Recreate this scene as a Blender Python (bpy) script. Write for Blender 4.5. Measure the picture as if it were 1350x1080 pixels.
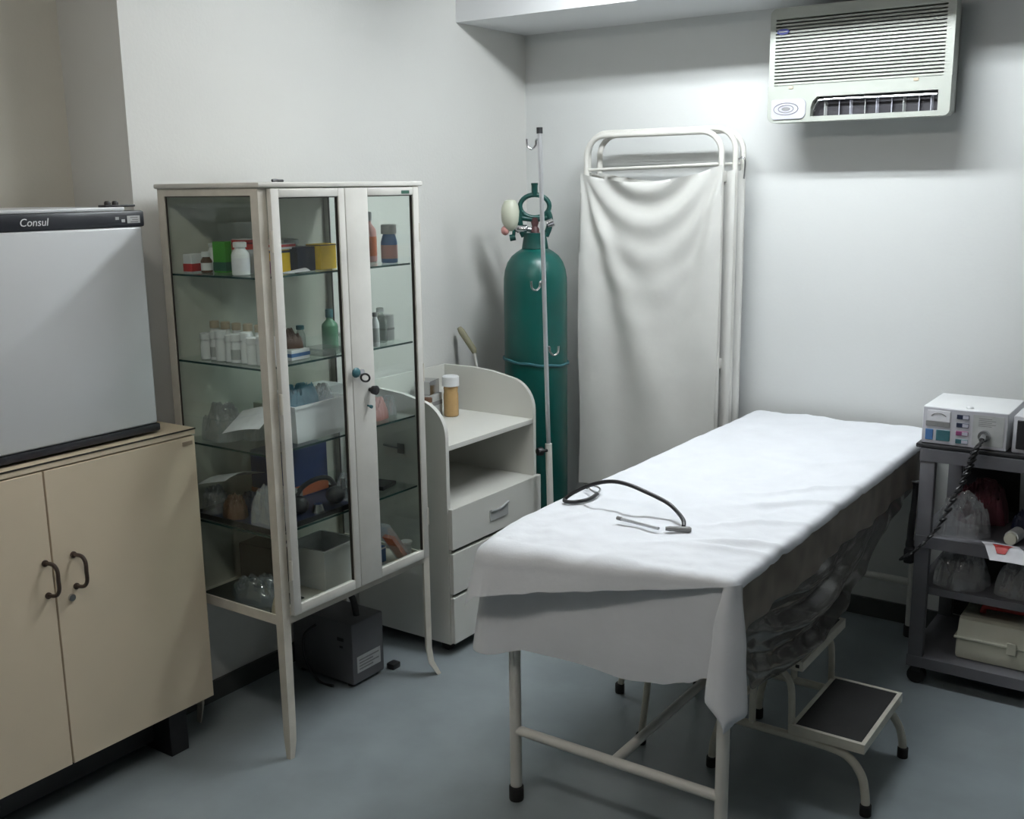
import bpy, bmesh, math, random
from math import sin, cos, pi, radians, hypot, sqrt, exp
from mathutils import Vector, Matrix, noise
random.seed(7)
SC = bpy.context.scene
for o in list(bpy.data.objects): bpy.data.objects.remove(o)
COL = SC.collection

# ------------------------------------------------------------------ camera
F, YAW, PITCH, ROLL, EYE = 1410.8, .6097, .205, -.0132, 1.70
fw = Vector((-sin(YAW)*cos(PITCH), cos(YAW)*cos(PITCH), -sin(PITCH)))
rt = Vector((cos(YAW), sin(YAW), 0)); up = rt.cross(fw)
r2 = rt*cos(ROLL)+up*sin(ROLL); u2 = up*cos(ROLL)-rt*sin(ROLL)
cd = bpy.data.cameras.new('camera'); cam = bpy.data.objects.new('camera', cd); COL.objects.link(cam)
cd.sensor_fit = 'HORIZONTAL'; cd.sensor_width = 36; cd.lens = F/1350*36; cd.clip_start = .05
cam.matrix_world = Matrix(((r2.x,u2.x,-fw.x,0),(r2.y,u2.y,-fw.y,0),(r2.z,u2.z,-fw.z,EYE),(0,0,0,1)))
SC.camera = cam
# ------------------------------------------------------------------ world, exposure
w = bpy.data.worlds.new('world'); SC.world = w; w.use_nodes = True
w.node_tree.nodes['Background'].inputs[0].default_value = (.5,.55,.6,1)
w.node_tree.nodes['Background'].inputs[1].default_value = .05
vs = SC.view_settings; vs.view_transform = 'Standard'; vs.look = 'None'; vs.gamma = 1; vs.use_curve_mapping = False
vs.exposure = 0.0
LAMP_MAIN = 31.0      # tube strength of the fluorescent fitting above the bed
LAMP_FILL = 11.5      # tube strength of the unseen fill lamp added over the near half

# ------------------------------------------------------------------ materials
MATS = {}
def mat(name, col, rough=.5, metal=0, var=.06, scale=12, bump=0, bscale=60, alpha=None, emit=0, coat=0, spec=.5):
    if name in MATS: return MATS[name]
    m = bpy.data.materials.new(name); m.use_nodes = True; MATS[name] = m
    nt = m.node_tree; b = nt.nodes['Principled BSDF']
    b.inputs['Roughness'].default_value = rough; b.inputs['Metallic'].default_value = metal
    b.inputs['Coat Weight'].default_value = coat; b.inputs['Specular IOR Level'].default_value = spec
    tc = nt.nodes.new('ShaderNodeTexCoord')
    n = nt.nodes.new('ShaderNodeTexNoise'); n.inputs['Scale'].default_value = scale; n.inputs['Detail'].default_value = 4
    nt.links.new(tc.outputs['Object'], n.inputs['Vector'])
    r = nt.nodes.new('ShaderNodeValToRGB'); e = r.color_ramp.elements
    e[0].position = .3; e[1].position = .7
    e[0].color = tuple(max(0,c*(1-var)) for c in col)+(1,); e[1].color = tuple(min(1,c*(1+var)) for c in col)+(1,)
    nt.links.new(n.outputs['Fac'], r.inputs['Fac']); nt.links.new(r.outputs['Color'], b.inputs['Base Color'])
    if emit:
        b.inputs['Emission Color'].default_value = col+(1,); b.inputs['Emission Strength'].default_value = emit
    if bump:
        n2 = nt.nodes.new('ShaderNodeTexNoise'); n2.inputs['Scale'].default_value = bscale; n2.inputs['Detail'].default_value = 3
        nt.links.new(tc.outputs['Object'], n2.inputs['Vector'])
        bp = nt.nodes.new('ShaderNodeBump'); bp.inputs['Strength'].default_value = bump; bp.inputs['Distance'].default_value = .01
        nt.links.new(n2.outputs['Fac'], bp.inputs['Height']); nt.links.new(bp.outputs['Normal'], b.inputs['Normal'])
    if alpha is not None: b.inputs['Alpha'].default_value = alpha
    return m
def glass(name, tint, refl=.05, body=0, bodycol=(.8,.8,.8), rough=.02, edge=.7):
    # clear sheet: transparent, with surface reflection that grows at grazing angles, and an optional milky body
    m = bpy.data.materials.new(name); m.use_nodes = True; MATS[name] = m
    nt = m.node_tree; nt.nodes.remove(nt.nodes['Principled BSDF']); out = nt.nodes['Material Output']
    t = nt.nodes.new('ShaderNodeBsdfTransparent'); t.inputs[0].default_value = tint+(1,)
    g = nt.nodes.new('ShaderNodeBsdfGlossy'); g.inputs['Roughness'].default_value = rough; g.inputs[0].default_value = (1,1,1,1)
    lw = nt.nodes.new('ShaderNodeLayerWeight'); lw.inputs[0].default_value = .5
    p = nt.nodes.new('ShaderNodeMath'); p.operation = 'POWER'; p.inputs[1].default_value = 5
    nt.links.new(lw.outputs['Facing'], p.inputs[0])
    ma = nt.nodes.new('ShaderNodeMath'); ma.operation = 'MULTIPLY_ADD'; ma.inputs[1].default_value = edge; ma.inputs[2].default_value = refl
    nt.links.new(p.outputs[0], ma.inputs[0])
    base = t
    if body:
        d = nt.nodes.new('ShaderNodeBsdfDiffuse'); d.inputs[0].default_value = bodycol+(1,)
        tr = nt.nodes.new('ShaderNodeBsdfTranslucent'); tr.inputs[0].default_value = bodycol+(1,)
        dm = nt.nodes.new('ShaderNodeMixShader'); dm.inputs[0].default_value = .4
        nt.links.new(d.outputs[0], dm.inputs[1]); nt.links.new(tr.outputs[0], dm.inputs[2])
        nz = nt.nodes.new('ShaderNodeTexNoise'); nz.inputs['Scale'].default_value = 13; nz.inputs['Detail'].default_value = 1
        tc = nt.nodes.new('ShaderNodeTexCoord'); nt.links.new(tc.outputs['Object'], nz.inputs['Vector'])
        rr = nt.nodes.new('ShaderNodeMapRange'); rr.inputs[1].default_value = .2; rr.inputs[2].default_value = .8
        rr.inputs[3].default_value = body*.75; rr.inputs[4].default_value = min(1,body*1.25)
        nt.links.new(nz.outputs['Fac'], rr.inputs[0])
        bm_ = nt.nodes.new('ShaderNodeMixShader'); nt.links.new(rr.outputs[0], bm_.inputs[0])
        nt.links.new(t.outputs[0], bm_.inputs[1]); nt.links.new(dm.outputs[0], bm_.inputs[2]); base = bm_
    mx = nt.nodes.new('ShaderNodeMixShader'); nt.links.new(ma.outputs[0], mx.inputs[0])
    nt.links.new(base.outputs[0], mx.inputs[1]); nt.links.new(g.outputs[0], mx.inputs[2])
    nt.links.new(mx.outputs[0], out.inputs[0])
    return m

WALL   = mat('wall_paint', (.665,.665,.64), .75, var=.02, scale=2, bump=.05, bscale=90)
WALLB  = mat('wall_paint_back', (.65,.665,.66), .6, var=.02, scale=2, bump=.05, bscale=90)
WALLN  = mat('wall_paint_cream', (.58,.56,.49), .75, var=.02, scale=2, bump=.05, bscale=90)
WALLG  = mat('wall_paint_grey', (.30,.30,.29), .75, var=.02, scale=2)  # unseen walls kept dark grey to cut the bounced light
CEIL   = mat('ceiling_paint', (.72,.73,.74), .8, var=.02, scale=2)
FLOOR  = mat('vinyl_floor', (.23,.265,.28), .28, var=.10, scale=5, bump=.03, bscale=25)
BASEB  = mat('baseboard_vinyl', (.06,.065,.065), .5, var=.1)
LAMINATE = mat('cream_laminate', (.66,.56,.42), .5, var=.03, scale=4)
BLACK  = mat('black_plastic', (.012,.012,.014), .45, var=.2)
RUBBER = mat('black_rubber', (.01,.01,.01), .7, var=.2)
DARKTRIM = mat('dark_edge_trim', (.03,.025,.02), .5)
BRONZE = mat('brown_handle', (.06,.04,.03), .35, var=.15)
FRIDGE = mat('fridge_white', (.62,.64,.66), .28, var=.02, scale=3)
FBAND  = mat('fridge_band', (.018,.02,.026), .4, var=.1)
ENAMEL = mat('white_enamel', (.62,.61,.57), .4, var=.06, scale=9, bump=.02)
ENAMEL2= mat('old_white_enamel', (.60,.57,.50), .45, var=.10, scale=14, bump=.05, bscale=40)
TUBEWH = mat('white_tube_enamel', (.68,.67,.63), .35, var=.06, scale=10)
CREAMTUBE = mat('cream_tube_enamel', (.60,.58,.50), .4, var=.10, scale=20)
MELAMINE = mat('white_melamine', (.66,.66,.62), .42, var=.02, scale=3)
GREEN  = mat('green_cylinder_paint', (.0,.066,.055), .36, var=.12, scale=6, bump=.02)
GREEND = mat('dark_green_paint', (.0,.045,.038), .4, var=.1)
CHROME = mat('chrome', (.6,.6,.62), .2, 1, var=.05)
STEEL  = mat('brushed_steel', (.55,.56,.58), .4, .75, var=.1)
CLOTH  = mat('white_cotton', (.74,.76,.80), .9, var=.03, scale=8, bump=.12, bscale=28)
SCREENC= mat('screen_cotton', (.60,.60,.575), .9, var=.05, scale=5, bump=.10, bscale=20)
VINYL  = mat('mattress_vinyl', (.35,.36,.37), .5)
ACWH   = mat('ac_plastic', (.36,.38,.345), .45, var=.04, scale=7)
ACGREY = mat('ac_grille_back', (.22,.23,.22), .7)
ACDARK = mat('ac_outlet_dark', (.012,.011,.016), .6)
LILAC  = mat('grey_lilac_plastic', (.46,.46,.53), .4)
BLUEL  = mat('blue_print', (.02,.03,.18), .4)
CARTG  = mat('cart_grey_paint', (.115,.115,.128), .45, var=.08)
GREYBX = mat('grey_plastic', (.11,.11,.12), .5, var=.05)
SILVER = mat('silver_panel', (.52,.52,.56), .35, .2, var=.03)
WHITE  = mat('white_plastic', (.72,.73,.74), .45, var=.03)
IVORY  = mat('ivory_plastic', (.60,.60,.50), .5, var=.04)
GLASS  = glass('cabinet_glass', (.955,.98,.965), .03)
SHELFG = glass('shelf_glass', (.93,.97,.955), .05)
EDGEG  = mat('glass_edge_green', (.015,.05,.045), .25)
PLBAG  = glass('clear_plastic_bag', (.95,.96,.97), .16, body=.26, bodycol=(.86,.87,.90), rough=.10, edge=.5)
BLUEBAG = glass('bluish_plastic_bag', (.72,.80,.86), .16, body=.30, bodycol=(.40,.48,.56), rough=.10, edge=.5)
PLDARK = glass('smoky_plastic_sheet', (.48,.48,.47), .10, body=.30, bodycol=(.42,.41,.39), rough=.14, edge=.5)
PLBAND = glass('shade_brown_plastic_band', (.62,.58,.54), .03, body=.72, bodycol=(.50,.45,.40), rough=.3, edge=.25)  # brown put in for the dark bed underside showing through clear plastic
CLEARB = glass('clear_bottle_plastic', (.86,.9,.88), .08, body=.18, bodycol=(.7,.74,.74), rough=.08)
def C(name, *rgb, rough=.5): return mat('colour_'+name, tuple(rgb), rough, var=.08, scale=30)
RED=C('red',.42,.03,.03); GRN=C('leaf_green',.06,.30,.03); YEL=C('yellow',.80,.52,.01); NAVY=C('navy',.008,.014,.045)
ORANGE=C('orange',.50,.12,.04); PINK=C('pink',.50,.24,.22); BLUE=C('blue',.05,.14,.33); SKY=C('sky_blue',.13,.32,.42)
BROWN=C('brown',.11,.055,.03); BEIGE=C('beige',.48,.40,.30); PAPER=C('paper',.70,.70,.74,rough=.8); PURPLE=C('purple',.2,.03,.14)
TEAL=C('teal',.03,.12,.14); GREYT=C('grey_text',.2,.2,.2); OLIVE=C('olive_handle',.20,.19,.12); LGREY=C('light_grey',.42,.43,.43)
AMBER=C('amber_liquid',.42,.27,.12,rough=.25); DARKG=C('dark_green_print',.03,.10,.07); TANC=C('tan',.35,.27,.2)

# ------------------------------------------------------------------ geometry helpers
class MB:
    def __init__(s, M=None): s.v=[]; s.f=[]; s.M=M
    def add(s, vs, fs):
        k=len(s.v)
        s.v += [ (s.M @ Vector(p)) if s.M else Vector(p) for p in vs ]
        s.f += [tuple(i+k for i in f) for f in fs]; return s
    def frombm(s, bm):
        bm.verts.index_update(); s.add([v.co.copy() for v in bm.verts], [[v.index for v in f.verts] for f in bm.faces]); bm.free(); return s
    def box(s, x0,x1,y0,y1,z0,z1, b=0, seg=2):
        vs=[(x,y,z) for x in (x0,x1) for y in (y0,y1) for z in (z0,z1)]
        fs=[(0,1,3,2),(4,6,7,5),(0,4,5,1),(2,3,7,6),(0,2,6,4),(1,5,7,3)]
        if not b: return s.add(vs,fs)
        bm=bmesh.new(); V=[bm.verts.new(p) for p in vs]
        for f in fs: bm.faces.new([V[i] for i in f])
        bmesh.ops.bevel(bm, geom=list(bm.edges), offset=b, segments=seg, affect='EDGES', profile=.5)
        return s.frombm(bm)
    def tube(s, pts, r, n=10, closed=False, caps=True):
        pts=[Vector(p) for p in pts]; N=len(pts); R=r if isinstance(r,(list,tuple)) else [r]*N
        T=[]
        for i in range(N):
            a=pts[(i-1)%N] if closed or i>0 else pts[0]; b=pts[(i+1)%N] if closed or i<N-1 else pts[-1]
            T.append((b-a).normalized())
        u=Vector((0,0,1)) if abs(T[0].z)<.9 else Vector((1,0,0))
        u=(u-T[0]*u.dot(T[0])).normalized(); vs=[]
        for i in range(N):
            u=(u-T[i]*u.dot(T[i])).normalized(); w_=T[i].cross(u)
            vs += [pts[i]+(u*cos(2*pi*k/n)+w_*sin(2*pi*k/n))*R[i] for k in range(n)]
        fs=[]
        for i in range(N if closed else N-1):
            j=(i+1)%N
            for k in range(n): fs.append((i*n+k,i*n+(k+1)%n,j*n+(k+1)%n,j*n+k))
        if caps and not closed: fs += [tuple(range(n-1,-1,-1)), tuple(range((N-1)*n,N*n))]
        return s.add(vs,fs)
    def cyl(s,p0,p1,r0,r1=None,n=16): return s.tube([p0,p1],[r0,r0 if r1 is None else r1],n)
    def lathe(s, prof, c, n=24):
        vs=[]; fs=[]
        for r,z in prof: vs += [(c[0]+r*cos(2*pi*k/n), c[1]+r*sin(2*pi*k/n), c[2]+z) for k in range(n)]
        for i in range(len(prof)-1):
            for k in range(n): fs.append((i*n+k,i*n+(k+1)%n,(i+1)*n+(k+1)%n,(i+1)*n+k))
        fs += [tuple(range(n-1,-1,-1)), tuple(range((len(prof)-1)*n,len(prof)*n))]
        return s.add(vs,fs)
    def prism(s, pts, axis, a0, a1):
        n=len(pts)
        def P(p,a): return {'x':(a,p[0],p[1]),'y':(p[0],a,p[1]),'z':(p[0],p[1],a)}[axis]
        vs=[P(p,a0) for p in pts]+[P(p,a1) for p in pts]
        fs=[tuple(range(n)),tuple(range(2*n-1,n-1,-1))]+[(i,i+n,(i+1)%n+n,(i+1)%n) for i in range(n)]
        return s.add(vs,fs)
    def grid(s, fn, nu, nv, closed=False):
        vs=[fn(i/nu,j/nv) for i in range(nu+1) for j in range(nv+1)]
        fs=[(i*(nv+1)+j,(i+1)*(nv+1)+j,(i+1)*(nv+1)+j+1,i*(nv+1)+j+1) for i in range(nu) for j in range(nv)]
        return s.add(vs,fs)
    def sheet(s, fn, nu, nv, th, nrm):
        # a thin closed cloth: the grid and an offset copy joined along its rim
        a=[Vector(fn(i/nu,j/nv)) for i in range(nu+1) for j in range(nv+1)]; d=Vector(nrm)*th if not callable(nrm) else None
        bb=[p+(d if d is not None else Vector(nrm(p))*th) for p in a]; m=len(a); W=nv+1
        fs=[]
        for i in range(nu):
            for j in range(nv):
                q=(i*W+j,(i+1)*W+j,(i+1)*W+j+1,i*W+j+1); fs.append(q); fs.append(tuple(k+m for k in reversed(q)))
        rim=[i*W for i in range(nu+1)]+[nu*W+j for j in range(1,W)]+[i*W+nv for i in range(nu-1,-1,-1)]+[j for j in range(nv-1,0,-1)]
        for k in range(len(rim)):
            p,q=rim[k],rim[(k+1)%len(rim)]; fs.append((q,p,p+m,q+m))
        return s.add(a+bb,fs)
    def ball(s, c, rad, sub=2, fn=None):
        bm=bmesh.new(); bmesh.ops.create_icosphere(bm, subdivisions=sub, radius=1)
        for v in bm.verts:
            k=fn(v.co) if fn else 1
            v.co=Vector((c[0]+v.co.x*rad[0]*k, c[1]+v.co.y*rad[1]*k, c[2]+v.co.z*rad[2]*k))
        return s.frombm(bm)
ORG={}
def mesh(name, mb, m, org, smooth):
    me=bpy.data.meshes.new(name); O=Vector(org)
    me.from_pydata([p-O for p in mb.v],[],mb.f)
    bm=bmesh.new(); bm.from_mesh(me); bmesh.ops.recalc_face_normals(bm, faces=bm.faces); bm.to_mesh(me); bm.free()
    me.materials.append(m)
    if smooth:
        for p in me.polygons: p.use_smooth=True
        me.set_sharp_from_angle(angle=radians(smooth if smooth is not True else 38))
    return me
def tag(o,label,cat,group=None):
    o['label']=label; o['category']=cat
    if group: o['group']=group
def thing(name,label,cat,loc,group=None):
    o=bpy.data.objects.new(name,None); COL.objects.link(o); o.location=loc; o.empty_display_size=.05
    ORG[o]=Vector(loc); tag(o,label,cat,group); return o
def part(name,mb,m,parent,label=None,smooth=True):
    org=ORG[parent]; o=bpy.data.objects.new(name,mesh(name,mb,m,org,smooth)); COL.objects.link(o)
    o.parent=parent; ORG[o]=org
    if label: o['label']=label
    return o
def solo(name,mb,m,label,cat,group=None,smooth=True):
    xs=[p.x for p in mb.v]; ys=[p.y for p in mb.v]; zs=[p.z for p in mb.v]
    org=((min(xs)+max(xs))/2,(min(ys)+max(ys))/2,min(zs))
    o=bpy.data.objects.new(name,mesh(name,mb,m,org,smooth)); COL.objects.link(o); o.location=org
    ORG[o]=Vector(org); tag(o,label,cat,group); return o
def struct(name,mb,m,smooth=False):
    o=bpy.data.objects.new(name,mesh(name,mb,m,(0,0,0),smooth)); COL.objects.link(o); o['kind']='structure'; ORG[o]=Vector((0,0,0)); return o
def text(name,body,size,origin,xdir,ydir,m,parent,ext=.0006,shear=0):
    c=bpy.data.curves.new(name,'FONT'); c.body=body; c.size=size; c.extrude=ext; c.shear=shear; c.resolution_u=3
    o=bpy.data.objects.new(name,c); COL.objects.link(o); bpy.context.view_layer.update()
    me=bpy.data.meshes.new_from_object(o); bpy.data.objects.remove(o)
    x=Vector(xdir).normalized(); y=Vector(ydir).normalized(); z=x.cross(y); O=Vector(origin)
    mb=MB(); mb.add([O+x*v.co.x+y*v.co.y+z*v.co.z for v in me.vertices],[tuple(p.vertices) for p in me.polygons])
    return part(name,mb,m,parent,smooth=False)
def cr(pts,k=6,closed=False):
    P=[Vector(p) for p in pts]; N=len(P); out=[]
    for i in range(N if closed else N-1):
        g=lambda j: P[j%N] if closed else P[max(0,min(N-1,j))]
        a,b,c,d=g(i-1),g(i),g(i+1),g(i+2)
        for t in [q/k for q in range(k)]:
            out.append(.5*((2*b)+(c-a)*t+(2*a-5*b+4*c-d)*t*t+(3*b-a-3*c+d)*t**3))
    if not closed: out.append(P[-1])
    return out
def lerp(x,xs,ys):
    if x<=xs[0]: return ys[0]
    for i in range(len(xs)-1):
        if x<=xs[i+1]:
            t=(x-xs[i])/(xs[i+1]-xs[i]); t=t*t*(3-2*t); return ys[i]+(ys[i+1]-ys[i])*t
    return ys[-1]
def nz(x,y,z=0): return noise.noise(Vector((x,y,z)))
def rotz(cx,cy,a): return Matrix.Translation((cx,cy,0)) @ Matrix.Rotation(a,4,'Z') @ Matrix.Translation((-cx,-cy,0))

# ------------------------------------------------------------------ the room
XL, XN, YN, YB, ZC = -2.78, -3.075, 2.024, 4.12, 2.65
struct('floor', MB().box(-3.25,2.7,-2.3,4.3,-.06,0), FLOOR)
struct('wall_left', MB().box(-3.25,XL,YN,4.3,0,ZC), WALL)
struct('wall_niche', MB().box(-3.25,XN,-2.2,YN,0,ZC), WALLN)
struct('wall_back', MB().box(XL,2.6,YB,4.3,0,ZC), WALLB)
struct('wall_right', MB().box(2.6,2.7,-2.2,4.3,0,ZC), WALLG)
struct('wall_front', MB().box(-3.25,2.7,-2.3,-2.2,0,ZC), WALLG)
struct('ceiling', MB().box(-3.25,2.7,-2.3,4.3,ZC,ZC+.06), CEIL)
struct('trim_1', MB().box(XL,2.6,3.62,YB,2.355,ZC), CEIL)          # dropped beam along the back wall
struct('baseboard_left', MB().box(XL,XL+.012,YN,YB,0,.07), BASEB)
struct('baseboard_back', MB().box(XL+.012,2.6,YB-.012,YB,0,.075), BASEB)

def ceiling_lamp(x0,x1,y,z,strength,col,label):
    t=thing('ceiling_lamp',label,'lamp',((x0+x1)/2,y,z))
    part('housing',MB().prism([(y-.10,z),(y-.085,z-.045),(y+.085,z-.045),(y+.10,z)],'x',x0,x1),WHITE,t,smooth=False)
    for dy in (-.045,.045):
        zz=z-.085
        tb=part('tube',MB().cyl((x0+.05,y+dy,zz),(x1-.05,y+dy,zz),.014,n=12),mat('tube_glow_%.1f'%strength,col,.5,var=0,emit=strength),t)
        for a,b in ((x0+.02,x0+.05),(x1-.05,x1-.02)):
            part('lamp_holder',MB().box(a,b,y+dy-.018,y+dy+.018,z-.105,z-.045,.003),WHITE,t)
ceiling_lamp(-2.0,-.78,3.16,ZC,LAMP_MAIN*4,(.93,.98,1.0),'twin-tube fluorescent ceiling fitting above the exam bed')
ceiling_lamp(-2.0,-.8,.9,ZC,LAMP_FILL*4,(1.0,.95,.87),'unseen fill lamp added over the near half of the room, shaped as a twin-tube fitting')  # this second fitting is an unseen lamp added as fill light

# ------------------------------------------------------------------ cream cabinet in the niche
def cream_cabinet():
    x0,x1,y0,y1=-3.065,-2.568,1.02,2.0; ym=1.512
    t=thing('storage_cabinet','cream laminate two-door cabinet on a black plinth carrying the small refrigerator','cabinet',((x0+x1)/2,(y0+y1)/2,0))
    b=MB(); b.box(x0,x1,y0,y0+.018,.15,.995); b.box(x0,x1,y1-.018,y1,.15,.995); b.box(x0,x1,y0+.018,y1-.018,.15,.168); b.box(x0,x0+.012,y0+.018,y1-.018,.168,.995)
    part('carcass',b,LAMINATE,t,smooth=False)
    part('shelf',MB().box(x0+.012,x1-.01,y0+.018,y1-.018,.55,.568),LAMINATE,t,smooth=False)
    tp=part('top_panel',MB().box(x0,-2.5495,y0-.005,y1+.003,.9945,1.013),LAMINATE,t,smooth=False)
    part('edge_trim',MB().box(-2.5495,-2.548,y0-.005,y1+.005,1.0085,1.0128).box(x0,-2.548,y1+.003,y1+.0045,1.0085,1.0128),DARKTRIM,tp,label='dark edging strip',smooth=False)
    for a,b_,hy,side in ((y0,ym-.0025,1.490,1),(ym+.0025,y1,1.573,1)):
        d=part('door',MB().box(-2.566,-2.549,a,b_,.155,.990,.0015),LAMINATE,t,smooth=False)
        zc=.70; z0=zc-.045; z1=zc+.045
        path=cr([(-2.549,hy,z1),(-2.525,hy+.008,z1-.002),(-2.514,hy+.012,z1-.018),(-2.513,hy+.012,zc),(-2.514,hy+.012,z0+.018),(-2.525,hy+.008,z0+.002),(-2.549,hy,z0)],4)
        part('handle',MB().tube(path,.0055,8).cyl((-2.549,hy,z1),(-2.545,hy,z1),.009).cyl((-2.549,hy,z0),(-2.545,hy,z0),.009),BRONZE,d,label='dark brown bow handle')
        if a>1.4:
            l=part('lock',MB().cyl((-2.549,1.556,.628),(-2.543,1.556,.628),.0105,.0095,16),CHROME,d,label='round metal lock')
            part('badge',MB().box(-2.549,-2.5475,1.955,1.99,.965,.977),TANC,d,label='small brown maker plate')
    part('plinth',MB().box(x0+.03,x1-.10,y0+.03,1.86,.03,.15),BLACK,t,smooth=False)
    for yy in (y0+.02,1.855):
        part('leg',MB().box(x0+.05,-2.585,yy,yy+.065,0,.15,.002),BLACK,t,smooth=False)
cream_cabinet()

# ------------------------------------------------------------------ small refrigerator
def fridge():
    x0,xf,y0,y1,z0,z1=-3.03,-2.60,1.40,1.905,1.013,1.652
    t=thing('mini_refrigerator','small white refrigerator with black top band standing on the cream cabinet','refrigerator',((x0+xf)/2,(y0+y1)/2,z0))
    part('body',MB().box(x0,xf-.05,y0+.005,y1-.005,z0+.015,z1,.006),FRIDGE,t)
    for xx in (x0+.05,xf-.1):
        for yy in (y0+.05,y1-.05): part('foot',MB().cyl((xx,yy,z0),(xx,yy,z0+.017),.015),BLACK,t)
    d=part('door',MB().box(xf-.045,xf+.02,y0,y1-.004,z0+.03,z1-.045,.008,3),FRIDGE,t)
    part('gasket',MB().box(xf-.052,xf-.044,y0+.01,y1-.01,z0+.02,z1-.02),LGREY,t)
    bt=part('top_band',MB().box(xf-.04,xf+.022,y0,y1+.004,z1-.047,z1-.002,.006,2),FBAND,d,label='black band with a white brand name and a silver sticker')
    part('bottom_trim',MB().box(xf-.042,xf+.022,y0,y1+.002,z0+.008,z0+.030,.005),FBAND,d,label='black bottom strip')
    part('top_panel',MB().box(x0,xf+.012,y0+.003,y1-.05,z1-.002,z1+.008,.003),FRIDGE,t)
    text('logo','Consul',.028,(xf+.0222,1.535,z1-.034),(0,1,0),(0,0,1),WHITE,d,shear=.2)
    s=part('sticker',MB().box(xf+.0215,xf+.0228,1.852,1.893,z1-.036,z1-.016),LGREY,d,label='silver rating sticker')
    k=MB()
    for i in range(3): k.box(xf+.0226,xf+.0232,1.862+.006*(i%2),1.886,z1-.034+i*.006,z1-.0315+i*.006)
    part('print',k,GREYT,t,smooth=False)
    part('emblem',MB().box(xf+.0215,xf+.0226,1.815,1.826,z1-.026,z1-.018).box(xf+.0215,xf+.0226,1.834,1.845,z1-.033,z1-.025),LGREY,d,smooth=False)
    h=part('hinge',MB().box(xf-.03,xf+.005,1.80,1.895,z1+.008,z1+.0145,.002),BLACK,t,label='black door hinge on top')
    for yy in (1.818,1.842): part('hinge_screw',MB().lathe([(.009,0),(.009,.006),(.006,.010)],(xf-.012,yy,z1+.0145),12),BLACK,h)
fridge()

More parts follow.
